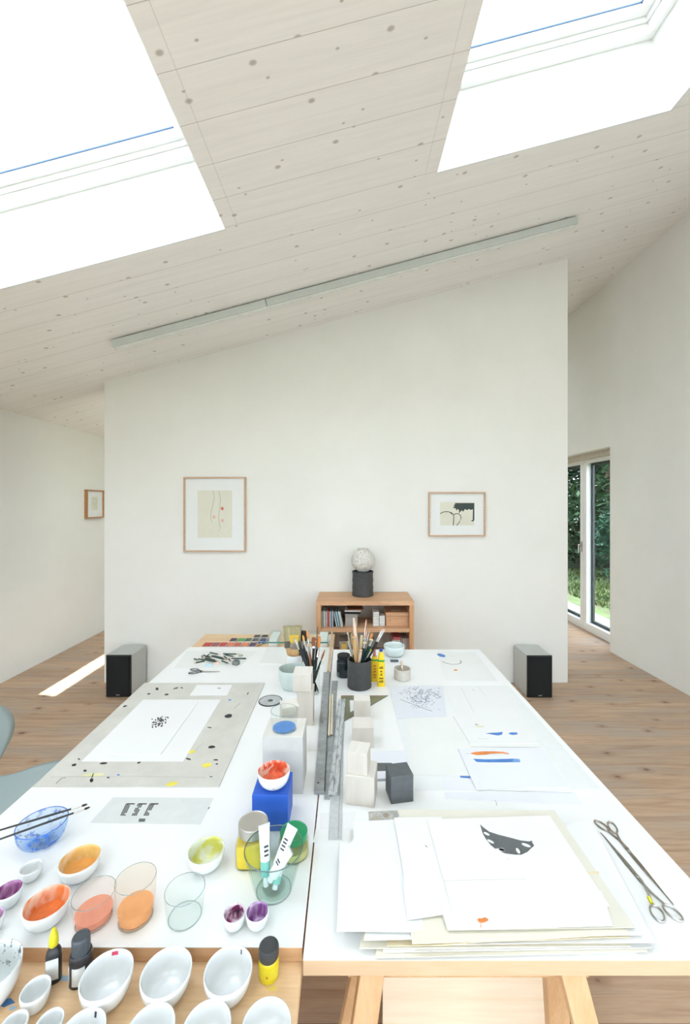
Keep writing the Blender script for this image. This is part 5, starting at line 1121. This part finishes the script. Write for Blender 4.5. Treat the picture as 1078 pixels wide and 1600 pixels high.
def art2(root, w, h):
    px0, py1 = 669, 838; g = lambda x, y: ((L3(x, y)[0]-px0)*PY/F, (py1-L3(x, y)[1])*PY/F)
    flatp([g(318,545), g(678,545), g(678,300), g(318,300)], M_art, root, 'print_paper')
    flatp([g(*p) for p in ((470,310),(677,310),(677,490),(662,505),(640,495),(660,488),(662,375),(640,382),(620,372),(600,385),(580,372),(560,402),(548,385),(530,400),(515,420),(518,385),(500,372),(490,392),(480,365),(448,360),(470,345),(460,330),(478,322))], mat('print_black_green', (58,70,66), .7, var=.05), root, 'dark_field', -.0112)
    for pts in (((318,422),(350,404),(390,398),(430,408),(455,425),(462,460),(455,545)), ((462,435),(480,422),(510,422),(532,440),(538,470),(520,510),(490,545)), ((425,408),(445,430))):
        flatp([g(*p) for p in pts], M_ink, root, 'black_line', -.0108, .0035)
x0, z1_ = Q(669, 769, PY); x1, z0_ = Q(757.5, 838, PY)
picture('small oak-framed picture of a black abstract print on the partition', x0, x1, z0_, z1_, .014, M_frame, art2)
# the third on the left wall: local x runs along the wall
fy0, fy1, fz0, fz1, dp = 5.42, 5.80, 1.590, 1.968, .038
root = thing('framed_picture', 'little wooden box-framed drawing on the far left wall', 'picture', (XL+.001, fy0, fz0)); w, h = fy1-fy0, fz1-fz0; fw = .016
MB().box(0, dp, 0, w, 0, fw).box(0, dp, 0, w, h-fw, h).box(0, dp, 0, fw, fw, h-fw).box(0, dp, w-fw, w, fw, h-fw).build('frame', M_framed, root)
MB().box(.003, .020, fw, w-fw, fw, h-fw).build('mount', M_mount, root)
b = MB().box(.0200, .0206, w*.30, w*.68, h*.28, h*.76); b.build('drawing', M_art, root)
b = MB()
for pts in (((.38,.66),(.5,.7),(.6,.62),(.55,.5),(.4,.52),(.38,.6)), ((.42,.48),(.5,.44),(.6,.46),(.58,.36),(.45,.36))): b.tube([(.0208, w*u, h*v_) for u, v_ in pts], .002, 6)
b.build('pencil_line', M_line, root)
# ------------------------------------------------------------------ chair
def catmull(P_, n):
    out = []
    for i in range(len(P_)-1):
        p0, p1, p2, p3 = P_[max(i-1,0)], P_[i], P_[i+1], P_[min(i+2,len(P_)-1)]
        for k in range(n):
            t = k/n; out.append(tuple(.5*((2*b_)+(-a_+c_)*t+(2*a_-5*b_+4*c_-d_)*t*t+(-a_+3*b_-3*c_+d_)*t**3) for a_, b_, c_, d_ in zip(p0,p1,p2,p3)))
    return out+[P_[-1]]
st = catmull([(-.262,.815,.02),(-.262,.812,.09),(-.258,.79,.150),(-.250,.745,.195),(-.238,.68,.215),(-.226,.62,.195),(-.214,.56,.135),(-.203,.515,.090),(-.18,.478,.085),(-.13,.452,.130),(-.07,.442,.195),(.0,.440,.228),(.09,.445,.232),(.16,.447,.215),(.205,.440,.17),(.228,.428,.10),(.233,.424,.02)], 5)
ch = thing('shell_chair', 'grey-green moulded shell chair at the left side of the table', 'chair', (-1.475, 1.885, 0), radians(3))
vs = []; fs = []; n = 14
for i, (x, z_, hw) in enumerate(st):
    back = 1 if z_ > .5 else 0
    for k in range(n+1):
        v_ = -1+2*k/n; bend = (v_**2)*hw*.22
        vs.append((x+(bend if back else 0), v_*hw, z_+(0 if back else bend*.35)))
for i in range(len(st)-1):
    for k in range(n): fs.append((i*(n+1)+k, (i+1)*(n+1)+k, (i+1)*(n+1)+k+1, i*(n+1)+k+1))
o = MB()._add(vs, fs, 0).build('shell', M_chair, ch, smooth=True, ang=180)
sm = o.modifiers.new('thickness', 'SOLIDIFY'); sm.thickness = .010; sm.offset = 0
MB().lathe([(.075,.412),(.075,.428),(.05,.434),(0,.434)], 24).build('hub', M_black, ch, smooth=True, ang=40)
for sx in (-1, 1):
    for sy in (-1, 1):
        MB().tube([(sx*.03, sy*.03, .418), (sx*.12, sy*.13, .412), (sx*.165, sy*.185, .38), (sx*.20, sy*.225, .006)], .0075, 10).build('leg', M_chrome, ch, smooth=True)
# ------------------------------------------------------------------ garden beyond the glass door
M_grass = None
def ground():
    t = NT('garden_ground'); f = t.noise(t.coord(), 3.0, 6, .65); g = t.noise(t.coord(), 22, 4, .6)
    c = t.ramp(f, [(.36, (72,58,44)), (.5, (52,66,36)), (.66, (74,96,48))]); c = t.mix(t.math('MULTIPLY', g, .4), c, lin((60,78,40)))
    t.set(t.b.inputs['Base Color'], c); t.b.inputs['Roughness'].default_value = 1; return t.m
b = MB(); b.box(3.52, 30, -12, 40, -.30, -.12).box(-30, 30, -30, -12, -.30, -.12); struct(b.build('ground', ground()))
def leaf_mat(name, c, c2):
    t = NT(name); f = t.noise(t.coord(), 2.2, 4, .6); t.set(t.b.inputs['Base Color'], t.ramp(f, [(.35, c), (.65, c2)])); t.b.inputs['Roughness'].default_value = .5; return t.m
LM = [leaf_mat('fir_green', (34,62,40), (58,88,50)), leaf_mat('beech_green', (52,84,44), (84,112,58)), leaf_mat('blue_green_leaf', (36,72,58), (62,98,72))]
M_bark = mat('bark', (84,68,54), .9, var=.2)
def foliage(rr, blobs, n, size):
    b = MB(); vs = []; fs = []
    for k in range(n):
        cx, cy, cz, rx, rz_ = rr.choice(blobs)
        while True:
            p = Vector((rr.uniform(-1,1), rr.uniform(-1,1), rr.uniform(-1,1)))
            if .35 < p.length < 1: break
        c = Vector((cx+p.x*rx, cy+p.y*rx, cz+p.z*rz_)); s = size*rr.uniform(.6,1.4)
        a = Vector((rr.uniform(-1,1), rr.uniform(-1,1), rr.uniform(-.5,.2))).normalized(); q_ = a.cross(Vector((rr.uniform(-.4,.4), rr.uniform(-.4,.4), 1))).normalized()
        o = len(vs); vs += [c-a*s, c+q_*s*.42, c+a*s, c-q_*s*.42]; fs.append((o,o+1,o+2,o+3))
    return b._add(vs, fs, 0)
def tree(name, label, x, y, h, r, seed, m, n=5200, size=.11, cat='tree', low=.0, group=None):
    rr = random.Random(seed); root = thing(name, label, cat, (x, y, -.12), 0, group)
    MB().tube([(0,0,0),(rr.uniform(-.1,.1),rr.uniform(-.1,.1),h*.5),(rr.uniform(-.2,.2),0,h*.92)], [.02*h, .014*h, .004*h], 8).build('trunk', M_bark, root, smooth=True)
    blobs = []
    K = 16
    for k in range(K):
        f_ = k/(K-1); z_ = low+r*.35+(h-low-r*.5)*f_; wd = r*(1-.65*f_); a = rr.uniform(0,6.28); blobs.append((cos(a)*wd*.5, sin(a)*wd*.5, z_, wd*.75, wd*.5+.15))
    foliage(rr, blobs, n, size).build('foliage', m, root)
tree('conifer_tree', 'dark green fir close behind the right pane of the glass door', 7.9, 12.4, 7.5, 2.0, 1, LM[0], 9000, .12)
tree('conifer_tree', 'fir farther left in the garden behind the left pane of the glass door', 6.9, 14.8, 8.0, 2.1, 2, LM[1], 9000, .13)
tree('leafy_tree', 'broadleaf tree at the right of the garden view', 9.6, 11.6, 7.0, 2.2, 3, LM[1], 9000, .13)
tree('leafy_tree', 'tall broadleaf tree farthest back in the garden', 10.4, 16.4, 10.0, 3.2, 4, LM[2], 9000, .18)
tree('garden_shrub', 'dense blue-green shrub at the foot of the firs', 6.9, 10.4, 1.9, 1.0, 5, LM[2], 5200, .08, 'shrub')
tree('garden_shrub', 'dense blue-green shrub right of the first one', 8.6, 9.6, 1.9, 1.1, 6, LM[2], 5200, .08, 'shrub')
tree('garden_shrub', 'low leafy shrub in front of the left pane', 6.0, 12.6, 1.6, .8, 8, LM[0], 3600, .08, 'shrub')
for k, (x, y) in enumerate(((8.8,19.5),(12.6,21),(15.6,19),(13.0,14.6))):
    tree('leafy_tree', ['broad bushy tree at the far left of the garden view','broad bushy tree in the last row of the garden','broad bushy tree at the far right of the last row','broad bushy tree in front of the last row'][k], x, y, 11, 3.6, 20+k, LM[k%3], 11000, .20)
# grass and ivy: nobody could count it
rr = random.Random(9); vs = []; fs = []
for k in range(9000):
    x, y = rr.uniform(4.7, 8.6), rr.uniform(6.2, 12.0); h_ = rr.uniform(.03,.14); a = rr.uniform(0,6.28); dx, dy = cos(a)*.02, sin(a)*.02; o = len(vs)
    vs += [(x-dx, y-dy, -.121), (x+dx, y+dy, -.121), (x+rr.uniform(-.05,.05), y+rr.uniform(-.05,.05), -.12+h_)]; fs.append((o,o+1,o+2))
g = MB()._add(vs, fs, 0).build('grass', leaf_mat('grass_blades', (58,80,36), (92,108,56))); tag(g, 'rough green grass and ground cover outside the glass door', 'grass', kind='stuff')
